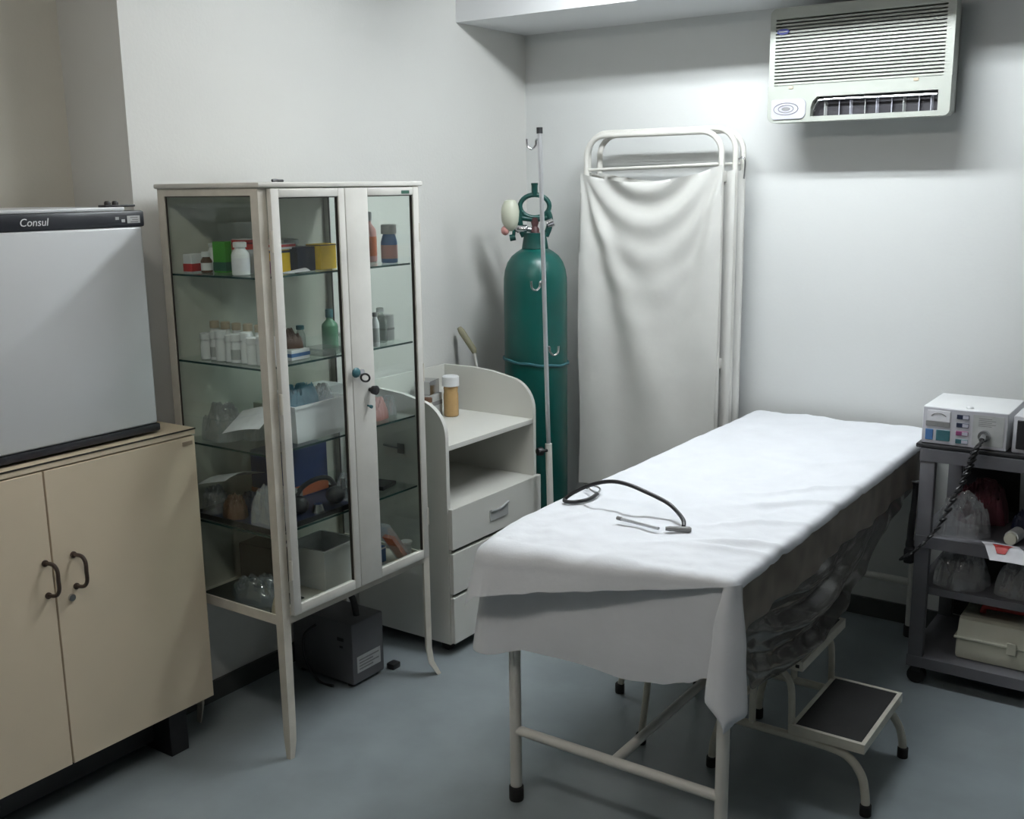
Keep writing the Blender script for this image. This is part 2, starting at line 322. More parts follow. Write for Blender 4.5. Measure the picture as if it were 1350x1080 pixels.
# ------------------------------------------------------------------ glass cabinet
XF,XB,GL,GR,GZ0,GZ1=-2.27,-2.70,2.05,2.735,.43,1.722
SH=[1.46,1.20,.947,.70]
def L_post(z0,z1,cx,cy,sx,sy,w=.03,t=.004):
    m=MB(); a=cx; b=cx-sx*w; c=cy; d=cy+sy*w
    m.box(min(a,b),max(a,b),min(c,c+sy*t),max(c,c+sy*t),z0,z1)
    m.box(min(a,a-sx*t),max(a,a-sx*t),min(c+sy*t,d),max(c+sy*t,d),z0,z1); return m
def glass_cabinet():
    t=thing('glass_cabinet','white metal and glass medicine cabinet on tall legs full of medical supplies','cabinet',((XF+XB)/2,(GL+GR)/2,0))
    for cx,sx in ((XF,1),(XB,-1)):
        for cy,sy in ((GL,1),(GR,-1)):
            p=part('post',L_post(GZ0,GZ1-.014,cx,cy,sx,sy),ENAMEL2,t,smooth=False)
            # angle-iron leg, tapering and kicked outwards at the foot
            fl = 1 if (sx>0 and sy<0) else .15
            lv=MB()
            for flange in (0,1):
                rings=[]
                for k in range(9):
                    z=GZ0*(1-k/8); q=max(0,(.10-z)/.10); off=.030*q*q*fl; ww=.030*(1-.35*q*q*q)*(1-.12*k/8)
                    ox=cx+sx*off*.5; oy=cy-sy*off
                    if flange==0: rings.append([(ox,oy,z),(ox-sx*ww,oy,z),(ox-sx*ww,oy+sy*.004,z),(ox,oy+sy*.004,z)])
                    else: rings.append([(ox,oy+sy*.004,z),(ox-sx*.004,oy+sy*.004,z),(ox-sx*.004,oy+sy*ww,z),(ox,oy+sy*ww,z)])
                vs=[p_ for r in rings for p_ in r]; fs=[(0,1,2,3),(32,33,34,35)]
                for k in range(8):
                    for e in range(4): fs.append((k*4+e,k*4+(e+1)%4,k*4+4+(e+1)%4,k*4+4+e))
                lv.add(vs,fs)
            part('leg',lv,ENAMEL2,t,smooth=False)
    part('top_panel',MB().box(XB-.006,XF+.014,GL-.008,GR+.008,GZ1-.014,GZ1,.004),ENAMEL,t)
    part('floor_panel',MB().box(XB+.004,XF-.006,GL+.004,GR-.004,GZ0+.002,GZ0+.012),ENAMEL2,t,smooth=False)
    part('back_panel',MB().box(XB+.004,XB+.007,GL+.004,GR-.004,GZ0+.012,GZ1-.014),mat('cabinet_back_enamel',(.52,.52,.46),.5),t,smooth=False)
    for cy,sy,nm in ((GL,1,'l'),(GR,-1,'r')):
        a,b=sorted((cy,cy+sy*.006))
        part('rail',MB().box(XB+.03,XF-.03,a,b,GZ0,GZ0+.030),ENAMEL2,t,smooth=False)
        part('rail',MB().box(XB+.03,XF-.03,a,b,GZ1-.036,GZ1-.014),ENAMEL2,t,smooth=False)
        a,b=sorted((cy+sy*.007,cy+sy*.010))
        g=part('glass_pane',MB().box(XB+.01,XF-.01,a,b,GZ0+.013,GZ1-.016),GLASS,t,smooth=False)
        a,b=sorted((cy+sy*.0035,cy+sy*.007))
        part('gasket',MB().box(XB+.030,XB+.034,a,b,GZ0+.03,GZ1-.036).box(XB+.034,XF-.03,a,b,GZ1-.039,GZ1-.036),DARKTRIM,g,smooth=False)
    part('rail',MB().box(XF-.008,XF,GL+.03,GR-.03,GZ0,GZ0+.022),ENAMEL2,t,smooth=False)
    for z in SH:
        s=part('shelf',MB().box(XB+.010,XF-.035,GL+.012,GR-.012,z-.006,z),SHELFG,t,label='clear glass shelf',smooth=False)
        part('edge',MB().box(XF-.035,XF-.0335,GL+.012,GR-.012,z-.006,z).box(XB+.010,XF-.035,GL+.0107,GL+.012,z-.006,z),EDGEG,s,label='dark green ground edge',smooth=False)
    # doors
    z0,z1=GZ0+.026,GZ1-.018
    for a,b,ls,rs in ((GL+.031,2.372,.030,.026),(2.375,GR-.022,.098,.026)):
        x0,x1=XF+.001,XF+.018
        f=MB(); f.box(x0,x1,a,a+ls,z0,z1,.002); f.box(x0,x1,b-rs,b,z0,z1,.002)
        f.box(x0,x1,a+ls,b-rs,z0,z0+.030,.002); f.box(x0,x1,a+ls,b-rs,z1-.024,z1,.002)
        d=part('door',f,ENAMEL,t)
        part('pane',MB().box(x0+.006,x0+.009,a+ls,b-rs,z0+.030,z1-.024),GLASS,d,smooth=False)
        part('gasket',MB().box(x0+.003,x0+.012,b-rs-.003,b-rs,z0+.030,z1-.024).box(x0+.003,x0+.012,a+ls,b-rs,z1-.027,z1-.024),DARKTRIM,d,smooth=False)
        if a>2.3:
            part('knob',MB().tube([(x1,2.447,1.085),(x1+.012,2.447,1.085),(x1+.014,2.447,1.085),(x1+.028,2.447,1.085),(x1+.030,2.447,1.085)],[.006,.007,.013,.015,.011],14),BLACK,d,label='round black knob')
            part('screw',MB().cyl((x1,2.435,1.036),(x1+.012,2.435,1.034),.003).cyl((x1+.012,2.435,1.034),(x1+.018,2.435,1.033),.0055),TEAL,d)
            part('lock_cylinder',MB().cyl((x1,2.412,1.145),(x1+.006,2.412,1.145),.010),CHROME,d,label='metal lock barrel')
            part('name_plate',MB().box(x1-.001,x1+.001,2.63,2.668,1.684,1.694),DARKG,d,label='small green maker plate',smooth=False)
        for hz_ in (.60,1.10,1.56):
            yy=a if a<2.3 else b
            part('hinge',MB().cyl((x1-.004,yy-(.001 if a<2.3 else -.001),hz_-.03),(x1-.004,yy-(.001 if a<2.3 else -.001),hz_+.03),.0055,n=10),ENAMEL2,d)
    return t
glass_cabinet()
# bunch of keys hanging in the cabinet lock
kt=thing('key_bunch','teal-headed key with a dark ring hanging in the glass cabinet lock','key',(-2.235,2.40,1.12))
part('key_head',MB().ball((-2.238,2.375,1.150),(.008,.018,.016),2),TEAL,kt)
part('key_blade',MB().cyl((-2.252,2.405,1.146),(-2.238,2.385,1.149),.003),CHROME,kt)
part('ring',MB().tube([(-2.232+.004*sin(a),2.408+.019*cos(a),1.130+.012*sin(a)-.006*cos(a)) for a in [2*pi*k/20 for k in range(20)]],.0032,8,closed=True),BLACK,kt)
tt=solo('cable_tie',MB().tube(cr([(-2.36,2.19,1.727),(-2.36,2.205,1.728),(-2.365,2.22,1.7265),(-2.37,2.24,1.7265)],3),.0042,8),BLACK,'short black strap lying on top of the glass cabinet','strap')

# ---------------- supplies inside the glass cabinet
def carton(name,label,x,y,z,dx,dy,h,m,rz=0,bands=(),group=None,cat='box'):
    t=thing(name,label,cat,(x,y,z),group); M=rotz(x,y,rz)
    b=part('carton',MB(M).box(x-dx/2,x+dx/2,y-dy/2,y+dy/2,z,z+h,.0015,1),m,t,smooth=False)
    for i,(f0,f1,mm) in enumerate(bands):
        part('print_band',MB(M).box(x-dx/2-.0004,x+dx/2+.0004,y-dy/2-.0004,y+dy/2+.0004,z+h*f0+.0008,z+h*f1-.0008),mm,t,smooth=False)
    return t
def bottle(name,label,x,y,z,r,h,m,capm,neck=.45,caph=.16,band=None,group=None,tilt=None,cat='bottle'):
    t=thing(name,label,cat,(x,y,z),group); M=tilt
    hb=h*(1-caph)
    part('bottle_body',MB(M).lathe([(r*.9,0),(r,h*.02),(r,hb*.72),(r*.93,hb*.80),(r*neck*1.15,hb*.93),(r*neck,hb)],(x,y,z),18),m,t)
    rc=max(r*neck*1.35,.004)
    part('cap',MB(M).lathe([(rc,hb),(rc,hb+h*caph*.9),(rc*.85,h)],(x,y,z),16),capm,t)
    if band: part('label_wrap',MB(M).lathe([(r*1.012,hb*.15),(r*1.012,hb*.62)],(x,y,z),18),band,t)
    return t
def bag(name,label,c,rad,m,seed=0,crump=.42,group=None,cat='plastic bag'):
    # crumpled film: an irregular mound with sharp, warped fold ridges over a flat underside
    q=seed*7.31; na,nr_=80,26; H=rad[2]*1.75
    vs=[]; fs=[]
    def pt(a,k):
        R=.86+crump*.55*nz(cos(a)*1.6+q,sin(a)*1.6,q)+.14*crump*nz(cos(a)*5,sin(a)*5,q)
        x=cos(a)*k*R; y=sin(a)*k*R
        w_=.5*nz(x*1.7+q,y*1.7,3); r1=1-2*abs(nz(x*2.3+q+w_,y*2.3-w_,1)); r2_=1-2*abs(nz(x*4.6-w_+q,y*4.6+w_,5))
        r3=1-2*abs(nz(x*8+2*w_,y*8-2*w_+q,9)); h=sqrt(max(0,1-k**2.4))*(.55+crump*(.7*r1+.65*r2_+.35*r3)+.25*nz(x*1.1,y*1.1+q,7))
        return (c[0]+x*rad[0],c[1]+y*rad[1],c[2]+max(.0006,min(1.05,h)*H*.9))
    for j in range(nr_):
        k=1-j/nr_
        for i in range(na): vs.append(pt(2*pi*i/na,k))
    vs.append(pt(0,0))
    for j in range(nr_-1):
        for i in range(na): fs.append((j*na+i,j*na+(i+1)%na,(j+1)*na+(i+1)%na,(j+1)*na+i))
    for i in range(na): fs.append(((nr_-1)*na+i,(nr_-1)*na+(i+1)%na,len(vs)-1))
    k0=len(vs); vs+=[(v[0],v[1],c[2]) for v in vs[:na]]
    for i in range(na): fs.append((i,k0+i,k0+(i+1)%na,(i+1)%na))
    fs.append(tuple(k0+i for i in range(na-1,-1,-1)))
    return solo(name,MB().add(vs,fs),m,label,cat,group,smooth=32)
e=.0008
z=SH[0]+e
carton('medicine_box','white and red medicine box at the back corner of the top shelf',-2.645,2.12,z,.035,.05,.055,WHITE,.1,((.05,.50,RED),))
bottle('medicine_bottle','small brown bottle with a white cap and pale label on the top shelf',-2.598,2.13,z,.017,.062,BROWN,WHITE,.6,.25,WHITE)
bottle('ointment_tube','slim white bottle behind the brown bottle on the top shelf',-2.655,2.20,z,.014,.082,WHITE,LGREY,.5,.15)
carton('medicine_box','bright green medicine box on the top shelf',-2.548,2.15,z,.048,.03,.092,GRN,.15,((.05,.35,DARKG),))
carton('medicine_box','grey medicine box with a red and black top on the top shelf',-2.478,2.17,z,.055,.04,.10,LGREY,-.1,((.68,.98,RED),(.84,.90,NAVY)))
bottle('lotion_bottle','white bottle with a stepped neck and red mark on the top shelf',-2.418,2.105,z,.026,.095,WHITE,WHITE,.55,.16,PAPER)
carton('medicine_box','purple medicine box beside the white lotion bottle',-2.385,2.19,z,.03,.045,.035,PURPLE,.2)
carton('medicine_box','yellow box with a dark end behind the left cabinet door',-2.40,2.232,z,.05,.055,.066,YEL,.03,((.86,.99,NAVY),))
carton('medicine_box','dark navy box between two yellow boxes on the top shelf',-2.385,2.305,z,.06,.075,.072,NAVY,.03)
carton('medicine_box','tall yellow box near the middle door stile on the top shelf',-2.372,2.385,z,.06,.07,.077,YEL,.03,((.93,.99,BROWN),))
carton('medicine_box','flat red and white box lying on top of the yellow box',-2.40,2.245,SH[0]+.067+e,.05,.075,.016,WHITE,.05,((.4,.98,RED),))
solo('leaflet',MB().sheet(lambda u,v:(-2.375+.05*u,2.20+.09*v,SH[0]+.0015+.010*sin(u*3)*v),6,6,.0006,(0,0,1)),PAPER,'white folded leaflet lying in front of the yellow boxes','paper')
for i,(x,y) in enumerate(((-2.60,2.40),(-2.60,2.46),(-2.55,2.43))):
    bottle('glass_jar','small clear jar at the back of the top shelf',x,y,z,.024,.085,CLEARB,LGREY,.8,.18,group='clear jars on the top shelf')
bottle('spray_bottle','orange and cream spray bottle behind the right cabinet door',-2.455,2.69,z,.028,.165,PINK,LGREY,.4,.18,ORANGE)
bottle('spray_bottle','blue bottle with a ribbed grey cap behind the right cabinet door',-2.365,2.692,z,.027,.125,BLUE,LGREY,.7,.25,PINK)
z=SH[1]+e
for i in range(8):
    x=-2.60+i*.034; bottle('vial_bottle','white pill bottle with a grey wrap in the second shelf row' if i%3==1 else 'plain white pill bottle standing in the second shelf row',x,2.108+.008*(i%2),z,.0165,.080+.006*(i%3),WHITE,WHITE,.75,.25,LGREY if i%3==1 else None,group='white pill bottles in a row')
for i in range(5):
    x=-2.63+i*.05; bottle('ampoule_bottle','beige-capped small bottle behind the row of white pill bottles',x,2.17,z,.018,.108,WHITE,BEIGE,.6,.2,group='beige-capped bottles behind the pill bottles')
carton('medicine_box','broad white box at the end of the row of pill bottles',-2.345,2.125,z,.05,.05,.082,WHITE,.05,((.75,.97,PAPER),))
bag('sponge_pile','heap of brown gauze on a blue and white box on the second shelf',(-2.40,2.255,z+.032),(.05,.05,.035),BROWN,3,.4,cat='gauze')
carton('medicine_box','flat blue and white box under the brown gauze',-2.385,2.245,z,.09,.08,.031,WHITE,.05,((.3,.7,BLUE),))
carton('instrument_tray','low clear tray of small instruments on the second shelf',-2.365,2.36,z,.09,.09,.022,CLEARB,0,cat='tray')
bottle('wash_bottle','tall green translucent bottle by the middle door stile',-2.40,2.435,z,.026,.13,C('green_clear',.10,.26,.16,rough=.2),TEAL,.35,.2)
bottle('dropper_bottle','narrow white bottle with dark cap behind the right door',-2.325,2.565,z,.013,.11,WHITE,GREYT,.5,.12,LGREY)
bottle('rinse_bottle','round-shouldered frosted bottle behind the right door',-2.375,2.645,z,.022,.115,CLEARB,WHITE,.4,.12)
carton('medicine_box','pale grey box beside the frosted bottle behind the right door',-2.40,2.695,z,.045,.045,.085,LGREY,0,((.4,.5,GREYT),))
z=SH[2]+e
bag('plastic_bag','clear bag of gauze at the back of the third shelf',(-2.585,2.14,z),(.085,.062,.070),PLBAG,1)
bag('plastic_bag','pale crumpled bag in the middle of the third shelf',(-2.50,2.20,z),(.045,.05,.05),PLBAG,2)
carton('medicine_box','low cream box at the back under the third shelf papers',-2.58,2.33,z,.09,.06,.085,IVORY,.1)
solo('paper_form',MB().sheet(lambda u,v:(-2.515+.165*u,2.075+.085*v-.03*u*(1-v)*0,.984+.055*v+.008*sin(u*2.4)+.028*u),8,5,.0008,(0,0,1)),PAPER,'printed white form lying across the supplies on the third shelf','paper')
def bin_(name,label,x,y,z,dx,dy,h,m,rz=0):
    t=thing(name,label,'container',(x,y,z)); M=rotz(x,y,rz); q=.92
    o=[(-dx/2*q,-dy/2*q,0),(dx/2*q,-dy/2*q,0),(dx/2*q,dy/2*q,0),(-dx/2*q,dy/2*q,0),(-dx/2,-dy/2,h),(dx/2,-dy/2,h),(dx/2,dy/2,h),(-dx/2,dy/2,h)]
    k=.003; i_=[(a-math.copysign(k,a),b-math.copysign(k,b),max(c,k)) for a,b,c in o]
    vs=[(x+a,y+b,z+c) for a,b,c in o+i_]
    fs=[(0,3,2,1),(8,9,10,11)]
    for a in range(4):
        b=(a+1)%4; fs+=[(a,b,b+4,a+4),(a+8,a+12,b+12,b+8),(a+4,b+4,b+12,a+12)]
    part('tub',MB(M).add(vs,fs),m,t,smooth=False)
    r=.004; part('rim',MB(M).box(x-dx/2-r,x+dx/2+r,y-dy/2-r,y-dy/2,z+h-.008,z+h).box(x-dx/2-r,x+dx/2+r,y+dy/2,y+dy/2+r,z+h-.008,z+h).box(x-dx/2-r,x-dx/2,y-dy/2,y+dy/2,z+h-.008,z+h).box(x+dx/2,x+dx/2+r,y-dy/2,y+dy/2,z+h-.008,z+h),m,t,smooth=False)
    return t
bin_('storage_tub','white plastic tub of blue wrappers behind the left cabinet door',-2.395,2.315,z,.13,.235,.115,WHITE,.02)
bag('wrapper_heap','heap of pale blue wrapped syringes in the white tub',(-2.395,2.29,z+.06),(.050,.085,.065),SKY,5,.45,cat='wrappers')
bag('wrapper_heap','whitish crumpled wrappers beside the blue ones in the white tub',(-2.395,2.385,z+.07),(.045,.040,.05),PLBAG,6,.4,cat='wrappers')
bag('dressing_pack','pink and beige dressing packet behind the right door on the third shelf',(-2.375,2.60,z),(.045,.065,.05),PINK,8,.3,cat='packet')
bag('plastic_bag','clear wrapper beside the pink packet on the third shelf',(-2.39,2.685,z),(.04,.028,.04),PLBAG,9)
carton('box_lid','thin white tray along the back of the third shelf',-2.60,2.52,z,.10,.24,.10,WHITE,0,cat='tray')
z=SH[3]+e
dt=thing('dark_tray','shallow dark tray on the fourth glass shelf, also shading the cabinet below','tray',(-2.48,2.30,z))  # added dark tray; it also blocks light to the cabinet bottom
part('tray_base',MB().box(-2.665,-2.315,2.075,2.52,z,z+.006),NAVY,dt,smooth=False)
part('tray_rim',MB().box(-2.665,-2.315,2.070,2.075,z,z+.016).box(-2.665,-2.315,2.52,2.525,z,z+.016).box(-2.670,-2.665,2.070,2.525,z,z+.016).box(-2.315,-2.310,2.070,2.525,z,z+.016),BLACK,dt,smooth=False)
z=SH[3]+.006+2*e
bag('plastic_bag','large clear bag of tubing at the side of the fourth shelf',(-2.40,2.145,z),(.085,.075,.07),PLBAG,11)
bag('plastic_bag','small clear bag at the back corner of the fourth shelf',(-2.635,2.135,z),(.042,.05,.05),PLBAG,12)
bag('bandage_heap','brown rolled bandages among the bags on the fourth shelf',(-2.537,2.125,z),(.047,.045,.045),BROWN,13,.35,cat='bandage')
bag('glove_heap','dark blue folded gloves on the fourth shelf',(-2.58,2.23,z),(.06,.04,.03),NAVY,14,.3,cat='gloves')
solo('paper_form',MB().sheet(lambda u,v:(-2.665+.13*u,2.09+.16*v,.800+.03*u+.012*sin(v*4)),8,6,.0008,(0,0,1)),PAPER,'white papers lying on the bags of the fourth shelf','paper')
carton('supply_box','dark blue box at the back of the fourth shelf',-2.58,2.40,z,.13,.22,.165,C('deep_blue',.01,.03,.14),0,((.02,.25,ORANGE),))
st=thing('headphone_set','black earpiece set with chrome fittings on the fourth shelf','earpiece',(-2.385,2.33,z))
part('headband',MB().tube(cr([(-2.395,2.235,z+.03),(-2.39,2.26,z+.075),(-2.385,2.32,z+.095),(-2.38,2.38,z+.085),(-2.375,2.41,z+.03)],5),.008,10),BLACK,st)
part('pad',MB().ball((-2.37,2.395,z+.03),(.03,.035,.03),2),BLACK,st); part('pad',MB().ball((-2.385,2.25,z+.03),(.03,.03,.03),2),BLACK,st)
part('fitting',MB().cyl((-2.355,2.30,z),(-2.355,2.30,z+.026),.022,.014).cyl((-2.35,2.41,z+.05),(-2.35,2.41,z+.085),.008),CHROME,st)
bag('plastic_bag','clear bag behind the left door on the fourth shelf',(-2.38,2.46,z),(.05,.045,.05),PLBAG,15)
carton('handset','black flat device standing behind the right door on the fourth shelf',-2.42,2.635,SH[3]+e,.12,.09,.014,BLACK,.2,cat='device')
bag('plastic_bag','flat shiny wrapper lying between the brown bandages and the tubing bag',(-2.50,2.20,z),(.03,.03,.03),PLBAG,51)
carton('medicine_box','slim white box standing behind the clear tubing bag',-2.43,2.255,z,.08,.03,.075,LGREY,.1,((.3,.6,GREYT),))
z=SH[1]+e
bottle('glass_jar','short clear beaker standing in front of the green bottle',-2.335,2.435,z,.020,.06,CLEARB,CLEARB,.95,.05,cat='beaker')
bottle('glass_jar','clear vial with a teal stopper beside the low instrument tray',-2.445,2.35,z,.016,.085,CLEARB,TEAL,.6,.15)
z=SH[0]+e
carton('medicine_box','pale grey box at the back behind the green medicine box',-2.60,2.26,z,.05,.06,.085,LGREY,.0,((.7,.95,PINK),))
carton('medicine_box','white box with a brown stripe at the back behind the navy box',-2.53,2.32,z,.06,.07,.088,IVORY,.0,((.6,.8,BROWN),))
z=GZ0+.012+e
solo('added_dark_mat',MB().box(-2.665,-2.36,2.066,2.225,z,z+.003),mat('dark_grey_mat',(.03,.035,.03),.8),'dark grey mat added under the bluish bag to darken the cabinet floor','mat',smooth=False)  # thin dark sheet added so the cabinet floor comes out darker
carton('supply_box','black box at the back of the cabinet floor',-2.58,2.275,z,.15,.09,.13,BLACK,.1)
bag('plastic_bag','bluish clear bag of tubing on the cabinet floor',(-2.47,2.145,z+.0035),(.13,.075,.045),BLUEBAG,21)
bag('tape_roll','beige wrapped roll beside the bluish bag on the cabinet floor',(-2.335,2.10,z),(.032,.03,.04),BEIGE,22,.2,cat='roll')
bin_('storage_tub','white tub standing on the cabinet floor behind the left door',-2.42,2.375,z,.16,.165,.135,WHITE,.05)
solo('cardboard_sheet',MB().box(-2.335,-2.285,2.10,2.34,z,z+.004),BEIGE,'flat beige card along the front of the cabinet floor','card',smooth=False)
carton('supply_box','flat blue box behind the right door on the cabinet floor',-2.415,2.57,z,.09,.11,.055,BLUE,.0,((.85,.99,WHITE),))
pk=thing('swab_packet','orange and clear packet leaning on the blue box','packet',(-2.36,2.62,z))
part('packet_body',MB().prism([(2.665,z),(2.685,z+.012),(2.575,z+.155),(2.555,z+.150)],'x',-2.362,-2.305),PLBAG,pk,smooth=False)
part('contents',MB().prism([(2.664,z+.004),(2.676,z+.012),(2.605,z+.105),(2.592,z+.098)],'x',-2.355,-2.312),ORANGE,pk,smooth=False)
bottle('plastic_cup','small white cup beside the blue box',-2.335,2.69,z,.018,.06,WHITE,WHITE,.9,.1,cat='cup')

# ------------------------------------------------------------------ grey carton under the glass cabinet
def grey_unit():
    t=thing('grey_power_unit','grey box-shaped unit with a pale printed label standing under the glass cabinet','box',(-2.56,2.54,0))
    part('casing',MB().box(-2.72,-2.43,2.50,2.66,.012,.235,.006),GREYBX,t)
    for yy in (2.52,2.64):
        for xx in (-2.69,-2.46): part('foot',MB().cyl((xx,yy,0),(xx,yy,.014),.012),RUBBER,t)
    l=part('label_plate',MB().box(-2.431,-2.4285,2.52,2.64,.05,.11,.001),LGREY,t,label='pale printed label',smooth=False)
    k=MB()
    for i in range(4): k.box(-2.4287,-2.4279,2.53,2.60+.03*(i%2),.060+i*.011,.065+i*.011)
    part('print',k,GREYT,l,smooth=False)
    part('vent',MB().box(-2.50,-2.47,2.499,2.5005,.165,.178).box(-2.49,-2.475,2.499,2.5005,.140,.148),BLACK,t,smooth=False)
    part('cable',MB().tube(cr([(-2.60,2.499,.20),(-2.62,2.46,.17),(-2.61,2.45,.09),(-2.57,2.47,.006),(-2.50,2.47,.006)],6),.005,8),BLACK,t)
    part('handle',MB().tube(cr([(-2.66,2.58,.233),(-2.64,2.58,.30),(-2.56,2.58,.32),(-2.50,2.58,.30),(-2.48,2.58,.233)],6),.012,10),BLACK,t)
    solo('power_plug',MB().box(-2.445,-2.41,2.685,2.725,0,.022,.005),BLACK,'black plug lying on the floor beside the grey unit','plug')
grey_unit()

# ------------------------------------------------------------------ white drawer unit
def drawer_unit():
    x0,xf,y0,y1=-2.765,-2.312,2.895,3.475
    t=thing('drawer_unit','white melamine drawer unit with rounded side panels and an open shelf','drawer unit',((x0+xf)/2,(y0+y1)/2,0))
    out=[(x0,.045),(xf,.045),(xf,.83)]+[(xf-.125+.125*cos(a),.83+.125*sin(a)) for a in [radians(k*9) for k in range(1,10)]]+[(xf-.20,.972),(xf-.30,.98),(x0,.98)]
    ow=[(b[0],b[1]) for b in out]
    for a in (y0,y1-.018): part('side_panel',MB().prism(ow,'y',a,a+.018),MELAMINE,t,smooth=False)
    part('back_panel',MB().box(x0,x0+.008,y0+.018,y1-.018,.06,.98),MELAMINE,t,smooth=False)
    part('top_shelf',MB().box(x0+.008,xf-.002,y0+.018,y1-.018,.778,.797,.0015),MELAMINE,t,smooth=False)
    part('inner_shelf',MB().box(x0+.008,xf,y0+.018,y1-.018,.545,.563),MELAMINE,t,smooth=False)
    part('bottom_panel',MB().box(x0+.008,xf-.01,y0+.018,y1-.018,.06,.078),MELAMINE,t,smooth=False)
    for za,zb in ((.412,.566),(.242,.398),(.050,.228)):
        d=part('drawer',MB().box(xf+.0005,xf+.018,y0+.004,y1+.006,za,zb,.002).box(xf-.40,xf+.0005,y0+.03,y1-.03,za+.03,za+.04).box(xf-.40,xf+.0005,y0+.03,y0+.04,za+.03,zb-.04).box(xf-.40,xf+.0005,y1-.04,y1-.03,za+.03,zb-.04),MELAMINE,t,smooth=False)
        zc=(za+zb)/2; yc=(y0+y1)/2
        w_=.058; p=[(yc-w_,zc-.026),(yc-w_,zc+.016)]+[(yc-w_+2*w_*k/10,zc+.016-.010*sin(pi*k/10)+.010*k/10) for k in range(1,10)]+[(yc+w_,zc+.026),(yc+w_,zc-.026)]
        part('handle',MB().prism(p,'x',xf+.018,xf+.023),LGREY,d,label='moulded grey pull',smooth=False)
        part('handle_lip',MB().tube([(xf+.026,a,b) for a,b in p[1:-1]],.004,8),STEEL,d)
    part('cord_clip',MB().box(-2.535,-2.505,y0-.006,y0,.748,.785,.001).cyl((-2.60,y0-.006,.772),(-2.535,y0-.004,.768),.004),GREYT,t,label='small dark clip on the side panel')
    for xx in (x0+.05,xf-.05):
        for yy in (y0+.05,y1-.05):
            c=part('caster',MB().cyl((xx,yy-.012,.024),(xx,yy+.012,.024),.024,n=18),RUBBER,t); part('caster_fork',MB().box(xx-.012,xx+.012,yy-.017,yy+.017,.040,.060),BLACK,c,smooth=False)
drawer_unit()
zs=.797+e
bottle('soap_bottle','amber liquid bottle with a broad white cap on the drawer unit',-2.625,3.33,zs,.030,.165,AMBER,WHITE,.85,.25)
carton('foil_box','silver box stacked on a white box against the drawer unit wall',-2.70,3.27,zs+.095,.07,.09,.055,CHROME,.25)
carton('gauze_box','white and grey box under the silver box on the drawer unit',-2.70,3.27,zs,.08,.10,.094,LGREY,.1,((.5,.7,GREYT),))
bottle('glue_bottle','squat cream bottle in front of the silver box on the drawer unit',-2.655,3.22,zs,.022,.09,IVORY,BROWN,.6,.2)
br=thing('brush_rod','thin white rod with an olive grip leaning behind the drawer unit','brush',(-2.52,3.525,0))
part('rod',MB().cyl((-2.455,3.505,.0),(-2.669,3.55,1.032),.006,n=10),TUBEWH,br)
part('grip',MB().tube([(-2.666,3.549,1.020),(-2.672,3.550,1.035),(-2.735,3.552,1.108),(-2.747,3.553,1.122)],[.009,.0135,.014,.010],12),OLIVE,br,label='olive green grip')

# ------------------------------------------------------------------ oxygen cylinder
def oxygen():
    cx,cy=-2.468,3.715
    t=thing('oxygen_cylinder','tall dark green oxygen cylinder with a valve guard and regulator','gas cylinder',(cx,cy,0))
    r=.132
    part('tank',MB().lathe([(r*.9,0),(r,.02),(r,1.29),(r*.99,1.33),(r*.95,1.365),(r*.87,1.395),(r*.74,1.420),(r*.58,1.437),(r*.42,1.45)],(cx,cy,0),40),GREEN,t)
    part('strap_band',MB().tube([(cx+(r+.003)*cos(a),cy+(r+.003)*sin(a),.985-.012*cos(a-.5)+.002*sin(9*a)) for a in [2*pi*k/48 for k in range(48)]],.006,6,closed=True),TEAL,t,label='thin cord tied around the tank')
    # guard facing the room: collar, two pillars, bridge, ring and top stem
    d=Vector((cos(YAW),sin(YAW),0)); P=lambda s,z:(cx+d.x*s,cy+d.y*s,z)
    part('neck_collar',MB().lathe([(.05,1.445),(.055,1.452),(.047,1.50),(.050,1.515)],(cx,cy,0),24),GREEND,t)
    g=MB()
    for s in (-1,1): g.tube(cr([P(s*.044,1.50),P(s*.058,1.535),P(s*.062,1.57),P(s*.052,1.60)],5),[.013]*16,10)
    g.tube([P(-.052,1.575),P(0,1.567),P(.052,1.575)],.011,10)
    g.tube([P(.060*cos(a),1.622+.046*sin(a)) for a in [2*pi*k/28 for k in range(28)]],.010,10,closed=True)
    part('valve_guard',g,GREEND,t)
    part('valve_stem',MB().lathe([(.013,1.664),(.013,1.705),(.0145,1.707),(.0145,1.715)],(cx,cy,0),16),GREEND,t)
    part('valve',MB().lathe([(.02,1.50),(.018,1.53),(.012,1.54),(.016,1.555),(.016,1.572),(.008,1.578)],(cx,cy,0),16),C('valve_maroon',.06,.02,.022),t)
    rg=part('regulator',MB().tube([P(0,1.525),P(-.030,1.53),P(-.034,1.53),P(-.072,1.533),P(-.080,1.534)],[.009,.011,.018,.018,.012],14),CHROME,t,label='chrome regulator')
    part('flow_bottle',MB().lathe([(.010,1.522),(.024,1.535),(.036,1.562),(.038,1.60),(.034,1.625),(.024,1.645),(.010,1.65)],P(-.100,0),20),mat('flow_bottle_plastic',(.52,.54,.44),.35),rg,label='yellowish humidifier bottle')
    part('flow_knob',MB().cyl(P(-.085,1.53),P(-.088,1.50),.007,n=12).cyl(P(-.080,1.498),P(-.104,1.494),.013,n=14),GREEND,rg)
    part('hose_tail',MB().ball(P(-.122,1.525),(.018,.018,.020),2),PINK,rg)
    part('gauge',MB().cyl(P(.050,1.55),P(.075,1.56),.02,n=18),CHROME,rg)
oxygen()

